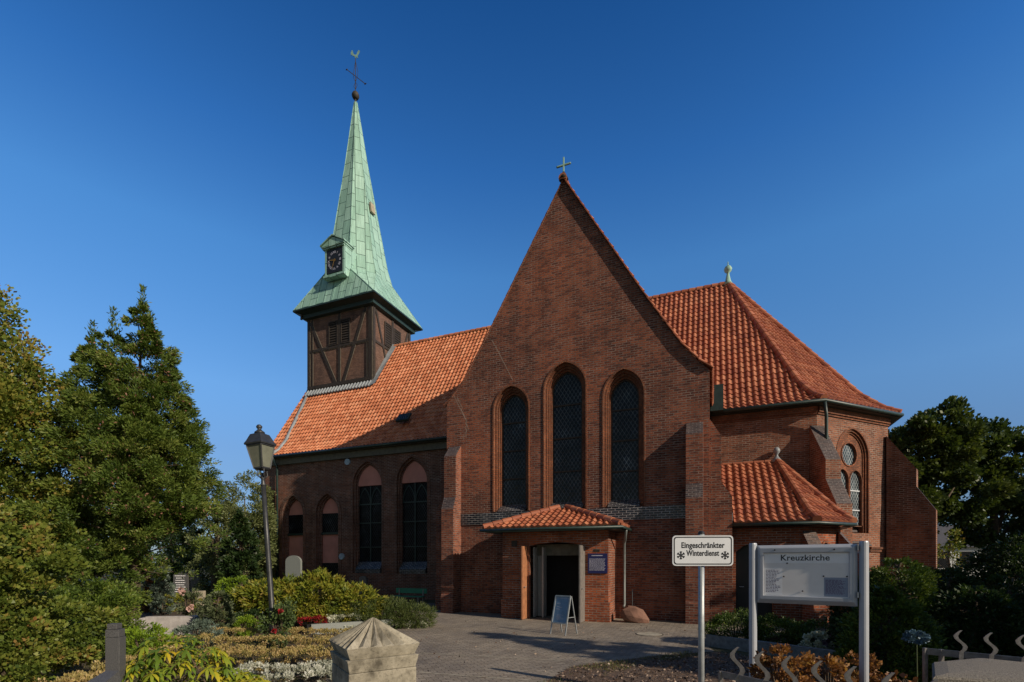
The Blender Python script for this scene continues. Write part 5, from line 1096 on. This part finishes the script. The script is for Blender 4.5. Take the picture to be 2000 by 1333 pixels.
Ps, Ds, Ls, Rn = map(np.array, (Ps, Ds, Ls, Rn)); W = unit(np.cross(Ds, np.array([[0, 0, 1.]])+rg.normal(size=Ds.shape)*.12))
leafmesh('foliage', Ps, Ds, W, Ls, Ls*.14, L_rhodoY, Rn, root, droop=.8)
mb = MB()
for k in range(0, 430, 5):
    c = [(-.15, 0), (.42, .12), (-.55, .1)][k % 3]; q = Vector(Ps[min(len(Ps)-1, k*8)]); mb.tube([(c[0]*.4, c[1]*.4, 0), (c[0]*.8+q.x*.2, q.y*.5, q.z*.5), q], [.014, .010, .005], 5)
mb.build('stems', M_bark, root)

# ------------------------------------------------------------------ gravestones, stele, walls in the garden
def headstone(name, px, Y, w, h, t, mat, label, top='peak', rz=0, base=True, lines=0, bm=None):
    root = empty(name, (tocard(px, Y), Y, 0), rz, label, 'gravestone')
    if top == 'peak': o = [(-w/2, .12), (w/2, .12), (w/2, h*.90), (w*.30, h*.92), (0, h), (-w*.30, h*.92), (-w/2, h*.90)]
    elif top == 'round': o = [(-w/2, .12), (w/2, .12)]+[(w/2*math.cos(a), h-.35*w+.35*w*math.sin(a)) for a in [math.pi*k/10 for k in range(11)]]
    elif top == 'ogee': o = [(-w/2, .12), (w/2, .12), (w/2, h*.93), (w*.25, h*.985), (0, h), (-w*.25, h*.985), (-w/2, h*.93)]
    else: o = [(-w/2, .12), (w/2, .12), (w/2, h), (-w/2, h)]
    pl = PL((0, 0), (1, 0)); mb = MB(); poly_face(mb, pl, o); poly_face(mb, pl, o, d=t, flip=True); loft(mb, pl, [(o, 0), (o, t)]); mb.build('slab', mat, root, bevel=.01)
    mb = MB(); mb.box((-w*.6, -.06, 0), (w*.6, t+.06, .12)); mb.build('base', bm or mat, root, bevel=.01)
    if lines:
        mb = MB(); rr = random.Random(px)
        for i in range(lines):
            ww = w*rr.uniform(.25, .40); z = h*.86-i*(h*.62/lines); x = -ww
            while x < ww: l = rr.uniform(.03, .09); mb.box((x, -.006, z-.018), (min(x+l, ww), -.002, z+.018)); x += l+.02
        mb.build('inscription', M_paper, root)
    return root
headstone('gravestone', 352, 24, .68, 1.42, .14, M_granite2 if False else M_granite, 'dark grey gravestone with a peaked top and light inscription', 'peak', lines=8)
headstone('gravestone', 381, 26, .50, 1.25, .14, M_granite, 'small dark gravestone with pointed arch right of the peaked one', 'ogee')
headstone('gravestone', 386, 20, .46, .72, .16, M_beige, 'beige squared gravestone behind the pale roses', 'flat')
headstone('gravestone', 572, 22.5, .80, 2.2, .12, M_granite2, 'tall pale grey stele against the first blind window of the nave', 'round', rz=R(-14))
headstone('gravestone', 708, 21.5, .38, 1.28, .12, M_granite, 'slender dark stone leaning by the nave wall below the lancet windows', 'round', rz=R(-20))
headstone('gravestone', 372, 13.2, .42, .46, .14, M_black_st, 'low polished black gravestone behind the blue dwarf spruce', 'round', rz=R(-30))
M_wallc = plain('pale_grey_concrete', (.40, .38, .37), .9, var=.25)
lw = empty('grave_wall', (tocard(325, 12.4), 12.4, 0), R(6), 'low pale concrete grave wall under the pointed gravestone', 'low wall')
mb = MB(); mb.box((-.50, 0, 0), (.62, .14, .52)); mb.build('wall_slab', M_wallc, lw, bevel=.008); mb = MB(); mb.box((-.56, -.5, 0), (-.50, .14, .50)); mb.build('return_slab', M_wallc, lw, bevel=.008); mb = MB(); mb.box((-.6, -.9, 0), (.62, -.8, .12)); mb.build('kerb', M_wallc, lw, bevel=.008)
ft = tag(headstone('grave_slab', 262, 11.5, .16, .42, .12, M_beige, 'narrow cream stone half hidden by ivy beside the tall bush', 'flat'), cat='gravestone')
st = empty('granite_stele', (tocard(219, 4.3), 4.3, 0), R(10), 'tall speckled dark granite post at the lower left', 'stone post')
mb = MB(); mb.box((-.056, 0, 0), (.056, .10, 1.235)); mb.build('shaft', M_granite, st, bevel=.004)
mb = MB(); mb.box((-.058, .004, 1.237), (.050, .096, 1.305)); mb.build('shoulder_block', M_granite, st, bevel=.003)
mb = MB(); mb.box((-.048, .01, 1.307), (.030, .09, 1.355)); mb.build('top_block', M_granite, st, bevel=.003)
mb = MB(); mb.add([(-.13, -.05, 0), (.13, -.05, 0), (.13, .3, 0), (-.13, .3, 0), (-.10, -.03, .88), (.08, -.03, .88), (.06, .2, .97), (-.05, .2, .97)], [(0, 1, 5, 4), (4, 5, 6, 7), (1, 2, 6, 5), (2, 3, 7, 6), (3, 0, 4, 7)])
tag(mb.build('stone_block', M_granite, loc=(tocard(180, 4.0), 4.0, 0)), 'grey granite block left of the tall granite post', 'stone block')

# ------------------------------------------------------------------ stone gate pillar in front
gpill = empty('gate_pillar', (-.975, 2.9, 0), 0, 'weathered stone gate pillar with a fluted pyramid cap', 'pillar')
er = Vector((math.cos(R(33)), math.sin(R(33)))); el = Vector((-er.y, er.x)); w_ = .45
def pp(a, b, z): p = er*a*w_+el*b*w_; return (p.x, p.y, z)
def sq(k, z): m = (1-k)/2; return [pp(m, m, z), pp(1-m, m, z), pp(1-m, 1-m, z), pp(m, 1-m, z)]
mb = MB()
def stack(mb, lv):
    vs = sum([sq(k, z) for k, z in lv], []); n = len(lv)
    mb.add(vs, [(i*4+j, i*4+(j+1) % 4, i*4+4+(j+1) % 4, i*4+4+j) for i in range(n-1) for j in range(4)]+[(3, 2, 1, 0), tuple((n-1)*4+j for j in range(4))])
stack(mb, [(.95, 0), (.95, 1.228)]); mb.build('shaft', M_stone, gpill, bevel=.006)
mb = MB(); stack(mb, [(.93, 1.230), (1.0, 1.308), (.93, 1.310)]); mb.build('neck_band', M_stone, gpill, bevel=.003)
mb = MB(); b = []
K = 5; ring_ = []
for s_ in range(4):
    c = [(0, 0), (1, 0), (1, 1), (0, 1)]; p0, p1 = c[s_], c[(s_+1) % 4]
    for i in range(K*2):
        t = i/(K*2); ring_.append((p0[0]+(p1[0]-p0[0])*t, p0[1]+(p1[1]-p0[1])*t, i % 2))
n = len(ring_); lo_ = [pp(.5+(a-.5)*.90, .5+(b_-.5)*.90, 1.311) for a, b_, f in ring_]; mi_ = [pp(.5+(a-.5)*1.02, .5+(b_-.5)*1.02, 1.380+(0 if not f else -.0)) for a, b_, f in ring_]
up_ = [pp(.5+(a-.5)*(.98 if not f else .88), .5+(b_-.5)*(.98 if not f else .88), 1.390 if not f else 1.370) for a, b_, f in ring_]; tp = [pp(.5+(a-.5)*.06, .5+(b_-.5)*.06, 1.532-(.006 if f else 0)) for a, b_, f in ring_]; mdl = [pp(.5+(a-.5)*(.5 if not f else .455), .5+(b_-.5)*(.5 if not f else .455), 1.460 if not f else 1.436) for a, b_, f in ring_]
vs = lo_+mi_+up_+mdl+tp+[pp(.5, .5, 1.538)]
mb.add(vs, [(l*n+i, l*n+(i+1) % n, (l+1)*n+(i+1) % n, (l+1)*n+i) for l in range(4) for i in range(n)]+[(4*n+i, 4*n+(i+1) % n, 5*n) for i in range(n)]); mb.build('fluted_cap', M_stone, gpill)

# ------------------------------------------------------------------ lamp post
lp = empty('street_lamp', (-5.33, 11.0, 0), 0, 'leaning old-fashioned lantern on a grey post in the churchyard', 'street lamp')
lp.rotation_euler = (0, R(-4.0), 0)
mb = MB(); mb.lathe([(.085, 0), (.085, .5), (.062, .56), (.055, 2.3), (.048, 3.62)], n=14); mb.build('post', M_lamp, lp, smooth=True)
class LampMB(MB):
    def build(s, *a, **k):
        s.v = [(x*.72, y*.72, 3.6+(z-3.6)*.88) for x, y, z in s.v]; return MB.build(s, *a, **k)
mb = LampMB(); mb.lathe([(.065, 3.60), (.085, 3.64), (.06, 3.70), (.05, 3.78), (.08, 3.83), (.05, 3.87), (.05, 3.95)], n=14)
for k in range(4): a = R(45+90*k); mb.tube([(.05*math.cos(a), .05*math.sin(a), 3.82), (.15*math.cos(a), .15*math.sin(a), 3.88), (.13*math.cos(a), .13*math.sin(a), 3.98), (.16*math.cos(a), .16*math.sin(a), 4.05)], .018, 6)
mb.build('lantern_bracket', M_lamp, lp, smooth=True)
lan = LampMB()
def lsq(r, z): return [(r, 0, z), (0, r, z), (-r, 0, z), (0, -r, z)]
rb = Matrix.Rotation(R(45-16), 3, 'Z')
def lst(mb, lv, closed=True):
    vs = [tuple(rb @ Vector(v)) for r, z in lv for v in lsq(r, z)]; n = len(lv)
    mb.add(vs, [(i*4+j, i*4+(j+1) % 4, i*4+4+(j+1) % 4, i*4+4+j) for i in range(n-1) for j in range(4)]+[(3, 2, 1, 0), tuple((n-1)*4+j for j in range(4))])
lst(lan, [(.20, 4.03), (.22, 4.07)]); lan.build('lantern_floor', M_lamp, lp)
gl = LampMB(); lst(gl, [(.215, 4.075), (.375, 4.63)]); lh = gl.build('lantern_glass', M_lampglass, lp)
fr_ = LampMB()
for j in range(4):
    a = Vector(lsq(.225, 4.06)[j]); b_ = Vector(lsq(.39, 4.64)[j]); fr_.bar(rb @ a, rb @ b_, .035, .035)
    for r, z in ((.225, 4.07), (.39, 4.64)): fr_.bar(rb @ Vector(lsq(r, z)[j]), rb @ Vector(lsq(r, z)[(j+1) % 4]), .03, .035)
fr_.build('lantern_frame', M_lamp, lp)
rf = LampMB(); lst(rf, [(.45, 4.655), (.46, 4.69), (.40, 4.75), (.27, 4.93), (.15, 4.96)]); rf.build('lantern_roof', M_lamp, lp)
fn = LampMB(); fn.lathe([(.15, 4.95), (.15, 4.99), (.09, 5.03), (.07, 5.05), (.05, 5.07), (.08, 5.10), (.09, 5.14), (.05, 5.18), (.01, 5.19)], n=14); fn.build('lantern_finial', M_lamp, lp, smooth=True)

# ------------------------------------------------------------------ A-frame sign
af = empty('sandwich_board', (1.42, 12.95, 0), 0, 'small aluminium A-frame board with a blue poster before the church door', 'pavement sign')
def V3(*a): return Vector(a)
f0, f1, r0_, r1_ = V3(-.41, -.02, 0), V3(-.05, -.32, 0), V3(-.07, .33, 0), V3(.30, .03, 0)
t0, t1 = V3(-.22, .14, 1.0), V3(.13, -.15, 1.0)
f0t, f1t = t0+V3(-.02, -.02, 0), t1+V3(-.02, -.02, 0)
def frame_leg(p, q): mb = MB(); mb.bar(p, q, .03, .02); mb.build('leg', M_steel, af)
for p, q in ((f0, f0t), (f1, f1t), (r0_, t0), (r1_, t1)): frame_leg(p, q)
def mixp(a, b, t): return a+(b-a)*t
pn_ = [mixp(f0, f0t, .30), mixp(f1, f1t, .30), f1t, f0t]; nrm = (pn_[1]-pn_[0]).cross(pn_[3]-pn_[0]).normalized()
mb = MB(); q_ = [p+nrm*.006 for p in pn_]; mb.add([tuple(p) for p in pn_+q_], [(4, 5, 6, 7), (3, 2, 1, 0)]); pan = mb.build('poster_panel', M_poster, af)
mb = MB()
for i in range(4): mb.bar(pn_[i]+nrm*.008, pn_[(i+1) % 4]+nrm*.008, .035, .035, up=tuple(nrm))
mb.build('panel_frame', M_steel, af)
mb = MB(); rr = random.Random(9)
def onp(x, y): return tuple(pn_[0]+(pn_[1]-pn_[0])*x+(pn_[3]-pn_[0])*y+nrm*.010)
def sq4(x0, x1, y0, y1, sk=0): mb.add([onp(x0, y0), onp(x1, y0+sk), onp(x1, y1+sk), onp(x0, y1)], [(0, 1, 2, 3)])
for i in range(9):
    y = .93-i*.018; x = .12
    if i > 2: continue
    while x < .88: l = rr.uniform(.04, .12); sq4(x, x+l, y, y+.009); x += l+.02
for (x0, x1, y0, y1) in ((.16, .30, .62, .80), (.34, .40, .66, .78), (.2, .5, .58, .60), (.18, .42, .5, .52)): sq4(x0, x1, y0, y1, -.02) if x1-x0 < .02 else sq4(x0, x1, (y0+y1)/2, (y0+y1)/2+.02, -.02)
for i in range(6):
    y = .30-i*.035; sq4(.2+rr.random()*.1, .5+rr.random()*.3, y, y+.01, -.01)
mb.build('lettering', M_textw, pan)
mb = MB(); mb.bar(mixp(f1, f1t, .45), mixp(r1_, t1, .45), .015, .015); mb.build('spreader', M_steel, af)

# boulder
mb = MB(); bmz = bmesh.new(); bmesh.ops.create_icosphere(bmz, subdivisions=2, radius=1)
for v in bmz.verts:
    n_ = noise.noise(v.co*1.3+Vector((3.1, 0, 7))); v.co = v.co*(1+.28*n_); v.co.x *= .46; v.co.y *= .24; v.co.z *= .30
    v.co.z = max(-.22, v.co.z+(-.35*v.co.x)*.6)
vs = [tuple(v.co) for v in bmz.verts]; fs = [tuple(v.index for v in f.verts) for f in bmz.faces]; bmz.free(); mb.add(vs, fs)
bo = mb.build('boulder', M_rock, loc=(3.85, 15.35, .2)); bo.rotation_euler = (0, 0, -TH); tag(bo, 'reddish boulder resting beside the porch downpipe', 'boulder')

# ------------------------------------------------------------------ bench
bx_, by_ = toW(-12.3, 1.6)
be = empty('park_bench', (bx_, by_, 0), -TH, 'dark green bench in the shade before the nave wall', 'bench')
for z0, z1_, d in ((.50, .70, .0),): mb = MB(); mb.bar((-.80, .2, .63), (.80, .2, .63), .03, .22); mb.build('backrest', M_green, be, bevel=.005)
mb = MB()
mb.box((-.8, -.25, .38), (.8, .1, .42)); mb.build('seat', M_green, be, bevel=.005)
for x in (-.62, .62):
    for y in (-.2, .15): mb = MB(); mb.bar((x, y, 0), (x, y+(.06 if y > 0 else 0), .7 if y > 0 else .38), .05, .06); mb.build('leg', M_iron, be)

# ------------------------------------------------------------------ winter sign
sg = empty('traffic_sign', (1.935, 4.97, 0), R(-3), 'white sign on a steel pole warning of limited winter service', 'sign')
mb = MB(); mb.tube([(0, .045, 0), (0, .045, 2.19)], .030, 16); mb.build('pole', M_steel, sg, smooth=True)
def rrect(w, h, r, n=6):
    pts = []
    for cx, cy, a0 in ((w/2-r, h/2-r, 0), (-w/2+r, h/2-r, 90), (-w/2+r, -h/2+r, 180), (w/2-r, -h/2+r, 270)):
        for k in range(n+1): a = R(a0+90*k/n); pts.append((cx+r*math.cos(a), cy+r*math.sin(a)))
    return pts
spl = PL((0, 0), (1, 0)); ZC = 2.015
def rr_(w, h, r): return [(a, z+ZC) for a, z in rrect(w, h, r)]
mb = MB(); o = rr_(.605, .308, .035); poly_face(mb, spl, o); poly_face(mb, spl, o, d=.012, flip=True); loft(mb, spl, [(o, 0), (o, .012)]); pl_ = mb.build('sign_plate', M_white2, sg)
mb = MB(); loft(mb, spl, [(rr_(.580, .283, .030), -.0012), (rr_(.558, .261, .024), -.0012)]); mb.build('border', M_black, pl_)
for tx, zz, xs_ in (('Eingeschränkter', 2.068, .80), ('Winterdienst', 1.988, .72)):
    text_obj('lettering', tx, .080, M_black, lambda x, y, zz=zz: (x, -.0015, zz+y), pl_, offset=.0022, xs=xs_, space=1.04)
for cx in (-.218, .222):
    mb = MB()
    for k in range(3):
        a = R(60*k+30); d = Vector((math.cos(a), math.sin(a))); c = Vector((cx, 1.968)); n_ = Vector((-d.y, d.x))*.0065
        ps = [c-d*.041-n_, c+d*.041-n_, c+d*.041+n_, c-d*.041+n_]; mb.add([(p.x, -.0015-k*.0001, p.y) for p in ps], [(0, 1, 2, 3)])
        for s_ in (-1, 1):
            for q in (-1, 1):
                e = c+d*s_*.026; dd = (d*s_+Vector((-d.y, d.x))*q).normalized(); n2 = Vector((-dd.y, dd.x))*.0035
                ps = [e-n2, e+dd*.016-n2, e+dd*.016+n2, e+n2]; mb.add([(p.x, -.0020-k*.0001-q*.00003, p.y) for p in ps], [(0, 1, 2, 3), (3, 2, 1, 0)])
    mb.build('snowflake_symbol', M_black, pl_)
mb = MB(); mb.box((-.04, .012, 1.94), (.04, .05, 1.97)); mb.build('clamp', M_steel, sg); mb = MB(); mb.box((-.04, .012, 2.09), (.04, .05, 2.12)); mb.build('clamp', M_steel, sg)
mb = MB(); mb.lathe([(.033, 0), (.033, .015), (.02, .03)], (0, .045, 2.185), 12); mb.build('pole_cap', M_black, sg)

# ------------------------------------------------------------------ notice board
RB = Vector((.7100*5.5, 5.5)); rot = R(-34)
nb = empty('notice_board', (RB.x, RB.y, 0), rot, 'aluminium church notice board on two posts reading Kreuzkirche', 'notice board')
# local x runs along the board (negative = left), y = depth
Wb = 1.045
npl = PL((0, 0), (1, 0))
for x0, x1_ in ((-.012, .088), (-Wb-.098, -Wb+.004)):
    mb = MB(); mb.tube([((x0+x1_)/2, .03, 0), ((x0+x1_)/2, .03, 2.14)], .01, 4)
    mb = MB(); mb.lathe([(.047, 0), (.047, 2.12), (.043, 2.135)], ((x0+x1_)/2, .035, 0), 16, sx=.98, sy=1.15); mb.build('post', M_alu, nb, smooth=False)
zb0, zb1 = 1.395, 2.105
def rc(x0, x1, z0, z1): return [(x0, z0), (x1, z0), (x1, z1), (x0, z1)]
mb = MB(); o = rc(-Wb, -.02, zb0, zb1); i1 = rc(-Wb+.035, -.055, zb0+.05, zb1-.035); i2 = rc(-Wb+.075, -.095, zb0+.095, zb1-.095)
loft(mb, npl, [(o, .09), (o, .02), (i1, -.012), (i2, -.012), (i2, .012)]); poly_face(mb, npl, o, d=.09, flip=True); mb.build('case_frame', M_alu, nb, bevel=.006)
mb = MB(); poly_face(mb, npl, i2, d=.014); bd_ = mb.build('pin_board', M_board, nb)
xl, xr = -Wb+.08, -.10
mb = MB(); poly_face(mb, npl, rc(xl, xr, 1.885, 2.008), d=.0125); hd = mb.build('title_strip', M_paper, nb)
text_obj('lettering', 'Kreuzkirche', .098, M_black, lambda x, y: (-.535+x, .0115, 1.948+y), hd, offset=.0014, xs=1.02, space=1.02)
def paper(x0, x1, z0, z1, m_, lines, seed, lm):
    mb = MB(); poly_face(mb, npl, rc(x0, x1, z0, z1), d=.0122); p = mb.build('pinned_sheet', m_, nb)
    if lines:
        mb = MB(); rr = random.Random(seed)
        for i in range(lines):
            z = z1-.03-i*(z1-z0-.05)/lines; x = x0+.015; e = x1-.02-rr.random()*(x1-x0)*.3
            while x < e: l = rr.uniform(.008, .03); poly_face(mb, npl, rc(x, min(x+l, e), z-.0035, z+.0035), d=.0112); x += l+.007
        mb.build('lettering', lm, p)
M_ink = plain('purple_grey_ink', (.13, .10, .20), .6, b=0)
paper(xl+.005, xl+.20, 1.50, 1.83, M_paper, 16, 3, M_ink); paper(xr-.24, xr-.01, 1.50, 1.72, M_paper2, 14, 5, M_ink)
for x, z in ((xl+.215, 1.725), (xl+.41, 1.555), (xl+.62, 1.735), (xr-.02, 1.735), (xl+.25, 1.885)):
    mb = MB(); mb.lathe([(.009, 0), (.009, .006), (.004, .010)], n=10); o = mb.build('magnet', M_black, nb); o.rotation_euler = (R(90), 0, 0); o.location = (x, .012, z)
for x in (-Wb+.20, -.24): mb = MB(); mb.lathe([(.009, 0), (.009, .012)], n=10); o = mb.build('case_lock', M_black, nb); o.rotation_euler = (R(90), 0, 0); o.location = (x, -.012, zb1-.06)
for z in (1.50, 2.03): mb = MB(); mb.box((-.024, -.02, z), (-.010, .02, z+.06)); mb.build('hinge', M_steel, nb)

# ------------------------------------------------------------------ kerb, iron fences, pebble wall
kbm = MB(); pts = [(4.42, 11.12), (6.1, 8.92), (7.6, 7.1), (9.3, 5.4)]
kb_ = empty('grey_kerb', (0, 0, 0), 0, 'long grey stone kerb retaining the hedge bed behind the notice board', 'kerb')
for p, q in zip(pts[:-1], pts[1:]): kbm = MB(); kbm.bar((p[0], p[1], .13), (q[0], q[1], .13), .12, .26); kbm.build('kerb_stone', M_kerb, kb_, bevel=.006)
# wavy flat-iron pickets
def picket(root, x, y, zr, top, rz, seed):
    mb = MB(); n = 22; L1, R1 = [], []
    for i in range(n+1):
        t = i/n; z = .55+(top-.55)*t; s_ = max(0, (z-(zr-.02))/(top-zr+.02)); wv = .038*math.sin(s_*2*math.pi*1.05)*(1 if s_ > 0 else 0)-.012*s_; w2 = .019*(1-.55*max(0, s_-.75)*4*.9)
        L1.append((wv-w2, z)); R1.append((wv+w2, z))
    vs = []
    for (a, z), (b_, _) in zip(L1, R1): vs += [(a, -.005, z), (b_, -.005, z), (b_, .005, z), (a, .005, z)]
    fs = [(i*4+j, i*4+(j+1) % 4, i*4+4+(j+1) % 4, i*4+4+j) for i in range(n) for j in range(4)]+[(3, 2, 1, 0), tuple(n*4+j for j in range(4))]
    mb.add(vs, fs); o = mb.build('picket', M_iron, root); o.location = (x, y, 0); o.rotation_euler = (0, 0, rz); return o
fl = empty('iron_fence', (1.82, 4.27, 0), 0, 'iron fence with wavy flame-shaped pickets in front of the notice board', 'fence')
dF = Vector((2.46-1.90, 3.175-4.13)).normalized()
mb = MB(); p = Vector((0, 0)); q = dF*2.4; mb.bar((p.x, p.y, .925), (q.x, q.y, .925), .012, .055); mb.bar((p.x, p.y, .45), (q.x, q.y, .45), .012, .05); mb.build('rail', M_iron, fl)
for k in range(9):
    x, y = Vector((1.90-1.82, 4.13-4.27))+dF*.2215*k; picket(fl, x, y-.012, .95, 1.185, math.atan2(dF.y, dF.x)+R(38), k)
mb = MB(); mb.bar((-.0, 0, 0), (-.0, 0, .95), .03, .03); mb.build('post', M_iron, fl)
fr2 = empty('iron_fence', (4.57, 5.42, 0), 0, 'iron fence with wavy pickets at the right edge behind the pebble-topped wall', 'fence')
dG = Vector((5.04-4.73, 4.85-5.18)).normalized(); dG = Vector((.30, -.62)).normalized() if False else dG
mb = MB(); q = dG*2.2; mb.bar((0, 0, .915), (q.x, q.y, .915), .012, .07); mb.build('rail', M_iron, fr2)
for k in range(5):
    x, y = Vector((4.73-4.57, 5.18-5.42))+dG*.228*k; picket(fr2, x, y-.02, .97, 1.18, math.atan2(dG.y, dG.x)+R(25), k)
for x in (0, .10): mb = MB(); mb.bar((x, -x*.9, 0), (x, -x*.9, .95), .035, .035); mb.build('post', M_iron, fr2)
mb = MB(); cs = [(3.42, 3.98), (4.3, 3.62), (5.2, 4.1), (4.5, 4.75), (3.9, 4.55)]
n = len(cs); c0 = Vector((sum(a for a, b in cs)/n, sum(b for a, b in cs)/n)); lv = [(1.0, 0), (1.0, .955), (.97, .972), (.8, .990), (.4, 1.0)]
vs = [(c0.x+(a-c0.x)*k, c0.y+(b-c0.y)*k, z) for k, z in lv for a, b in cs]; mb.add(vs, [(i*n+j, i*n+(j+1) % n, i*n+n+(j+1) % n, i*n+n+j) for i in range(len(lv)-1) for j in range(n)]+[tuple((len(lv)-1)*n+j for j in range(n))])
tag(mb.build('pebble_wall', M_aggr), 'rough pebble-concrete wall top at the lower right corner', 'wall')
# dried hydrangeas
shrub('dried_hydrangea', 3.05, 5.5, [(0, 0, .66, .36, .3, .30), (.1, 0, .3, .4, .3, .3)], 4200, .042, L_hydb, 'large orange-brown dried hydrangea between the fence and the left post of the notice board', 111, clump=.075, kper=44, asp=.8, lo=.6)
shrub('dried_hydrangea', 3.6, 5.6, [(0, 0, .56, .26, .25, .24), (0, 0, .25, .3, .25, .25)], 2600, .042, L_hydb, 'orange dried hydrangea under the middle of the notice board', 112, clump=.07, kper=36, asp=.8, lo=.6)
shrub('dried_hydrangea', 4.05, 5.75, [(0, 0, .58, .28, .25, .22), (0, 0, .25, .3, .25, .25)], 2600, .042, L_hydb, 'pale brown dried hydrangea at the right post of the notice board', 113, clump=.07, kper=36, asp=.8, lo=.6)
shrub('dried_hydrangea', 3.35, 4.25, [(0, 0, .60, .20, .16, .17), (0, 0, .3, .2, .2, .3)], 900, .06, L_redhyd, 'wilting red hydrangea beside the pebble-topped wall', 114, clump=.06, kper=26, asp=.8, lo=.6)
shrub('blue_hydrangea', 4.75, 5.75, [(0, 0, 1.02, .10, .09, .055)], 1500, .028, L_bluehyd, 'single blue-grey hydrangea head above the right iron fence', 115, clump=.02, kper=30, asp=.9, lo=.9, cat_='flower', stems=False)
for (x, y, lb, sd) in ((4.1, 5.15, 'rusty dried bloom low behind the right iron fence post', 116),): shrub('dried_hydrangea', x, y, [(0, 0, .62, .14, .12, .10), (0, 0, .3, .15, .15, .28)], 500, .06, L_hydb, lb, sd, clump=.05, kper=16, asp=.8)

# white house beyond the oak
hx, hy = tocard(1885, 46), 46
hs_ = empty('white_house', (hx, hy, 0), R(-10), 'white rendered house glimpsed under the oak at the right', 'house')
mb = MB(); mb.box((-3.6, 0, 0), (3.6, 6, 3.4)); mb.build('wall', M_render, hs_)
mb = MB(); mb.add([(-4, -.4, 3.3), (4, -.4, 3.3), (4, 6.4, 3.3), (-4, 6.4, 3.3), (-2, 3, 5.6), (2, 3, 5.6)], [(0, 1, 5, 4), (1, 2, 5), (2, 3, 4, 5), (3, 0, 4)]); mb.build('roof', M_roofgrey, hs_)
for x in (-1.9, .1, 2.1):
    mb = MB(); mb.box((x-.6, -.03, 1.3), (x+.6, .02, 2.9)); w2 = mb.build('window', M_glassN, hs_)
    mb = MB(); mb.box((x-.7, -.06, 1.2), (x+.7, -.01, 1.3)); mb.box((x-.7, -.06, 2.9), (x+.7, -.01, 3.0)); mb.box((x-.7, -.06, 1.3), (x-.6, -.01, 2.9)); mb.box((x+.6, -.06, 1.3), (x+.7, -.01, 2.9)); mb.build('window_frame', M_white2, w2)

# ------------------------------------------------------------------ verge grass and litter
def inpoly(x, y, poly):
    r_ = np.zeros(len(x), bool); n = len(poly)
    for i in range(n):
        (x0, y0), (x1, y1) = poly[i], poly[(i+1) % n]; c = (y0 > y) != (y1 > y)
        with np.errstate(divide='ignore', invalid='ignore'): r_ ^= c & (x < (x1-x0)*(y-y0)/(y1-y0+1e-12)+x0)
    return r_
def scatter(name, poly, n, size, asp, mat, seed, flat=False, z=.01, strip=None):
    rg = np.random.default_rng(seed); xs = [p[0] for p in poly]; ys = [p[1] for p in poly]
    x = rg.uniform(min(xs), max(xs), n*3); y = rg.uniform(min(ys), max(ys), n*3); ok = inpoly(x, y, poly)
    nz = np.sin(x*3.1+y*1.7)+np.sin(x*1.3-y*2.9+seed)+rg.normal(size=len(x))*.6
    if not flat: ok &= nz > -.2
    x, y = x[ok][:n], y[ok][:n]; m = len(x); P = np.stack([x, y, np.full(m, z)], 1)
    D = unit(rg.normal(size=(m, 3))*np.array([1, 1, .25 if flat else .3])+np.array([0, 0, .1 if flat else 1.])); W = side(D, rg)
    if flat: P[:, 2] += rg.random(m)*.03
    L_ = size*rg.uniform(.5, 1.4, m); o = leafmesh(name, P, D, W, L_, L_*asp*.5, mat, rg.random(m)); o['kind'] = 'stuff'; return o
tag(scatter('verge_grass', [(.35, 7.4), (1.0, 8.7), (2.8, 9.75), (3.7, 10.3), (4.0, 9.9), (2.9, 9.3), (1.7, 8.3), (1.2, 7.4)], 5200, .07, .09, L_grass, 121), 'patchy short grass along the edge of the mulch bed', 'grass')
tag(scatter('bed_litter', [(.35, 3.5), (.45, 7.6), (1.1, 8.8), (2.9, 9.8), (4.3, 10.3), (6.1, 8.3), (8.4, 5.0), (6, 4)], 9000, .05, .6, L_litter, 122, flat=True), 'dead leaves and bark chips strewn over the mulch bed', 'leaf litter')
tag(scatter('church_foot_grass', [toW(-.9, -.9), toW(.9, -.9), toW(1.0, -.1), toW(3.5, -.9), toW(5.2, 1.2), toW(4.4, 1.8), toW(2.8, -.1), toW(1.0, .3), toW(-.8, -.65)], 3000, .07, .09, L_grass, 123), 'thin dry grass at the foot of the church walls', 'grass')
tag(scatter('left_bed_grass', [(-3.0, 5.2), (-3.5, 9.2), (-3.9, 11.5), (-3.6, 13.2), (-5, 12), (-9, 12), (-9, 7), (-6, 5)], 9000, .07, .14, L_grass, 124), 'sparse grass and weeds between the graves', 'grass')
tag(scatter('yard_litter', [(-2.3, 6), (-3.6, 11.6), (-2.6, 15.4), (5.5, 15.2), (6.2, 12.4), (4.3, 11), (2.9, 10), (1.1, 9), (.4, 7.5), (.3, 5)], 260, .05, .6, L_litter, 125, flat=True, z=.008), 'a few fallen leaves lying on the paved yard', 'leaf litter')
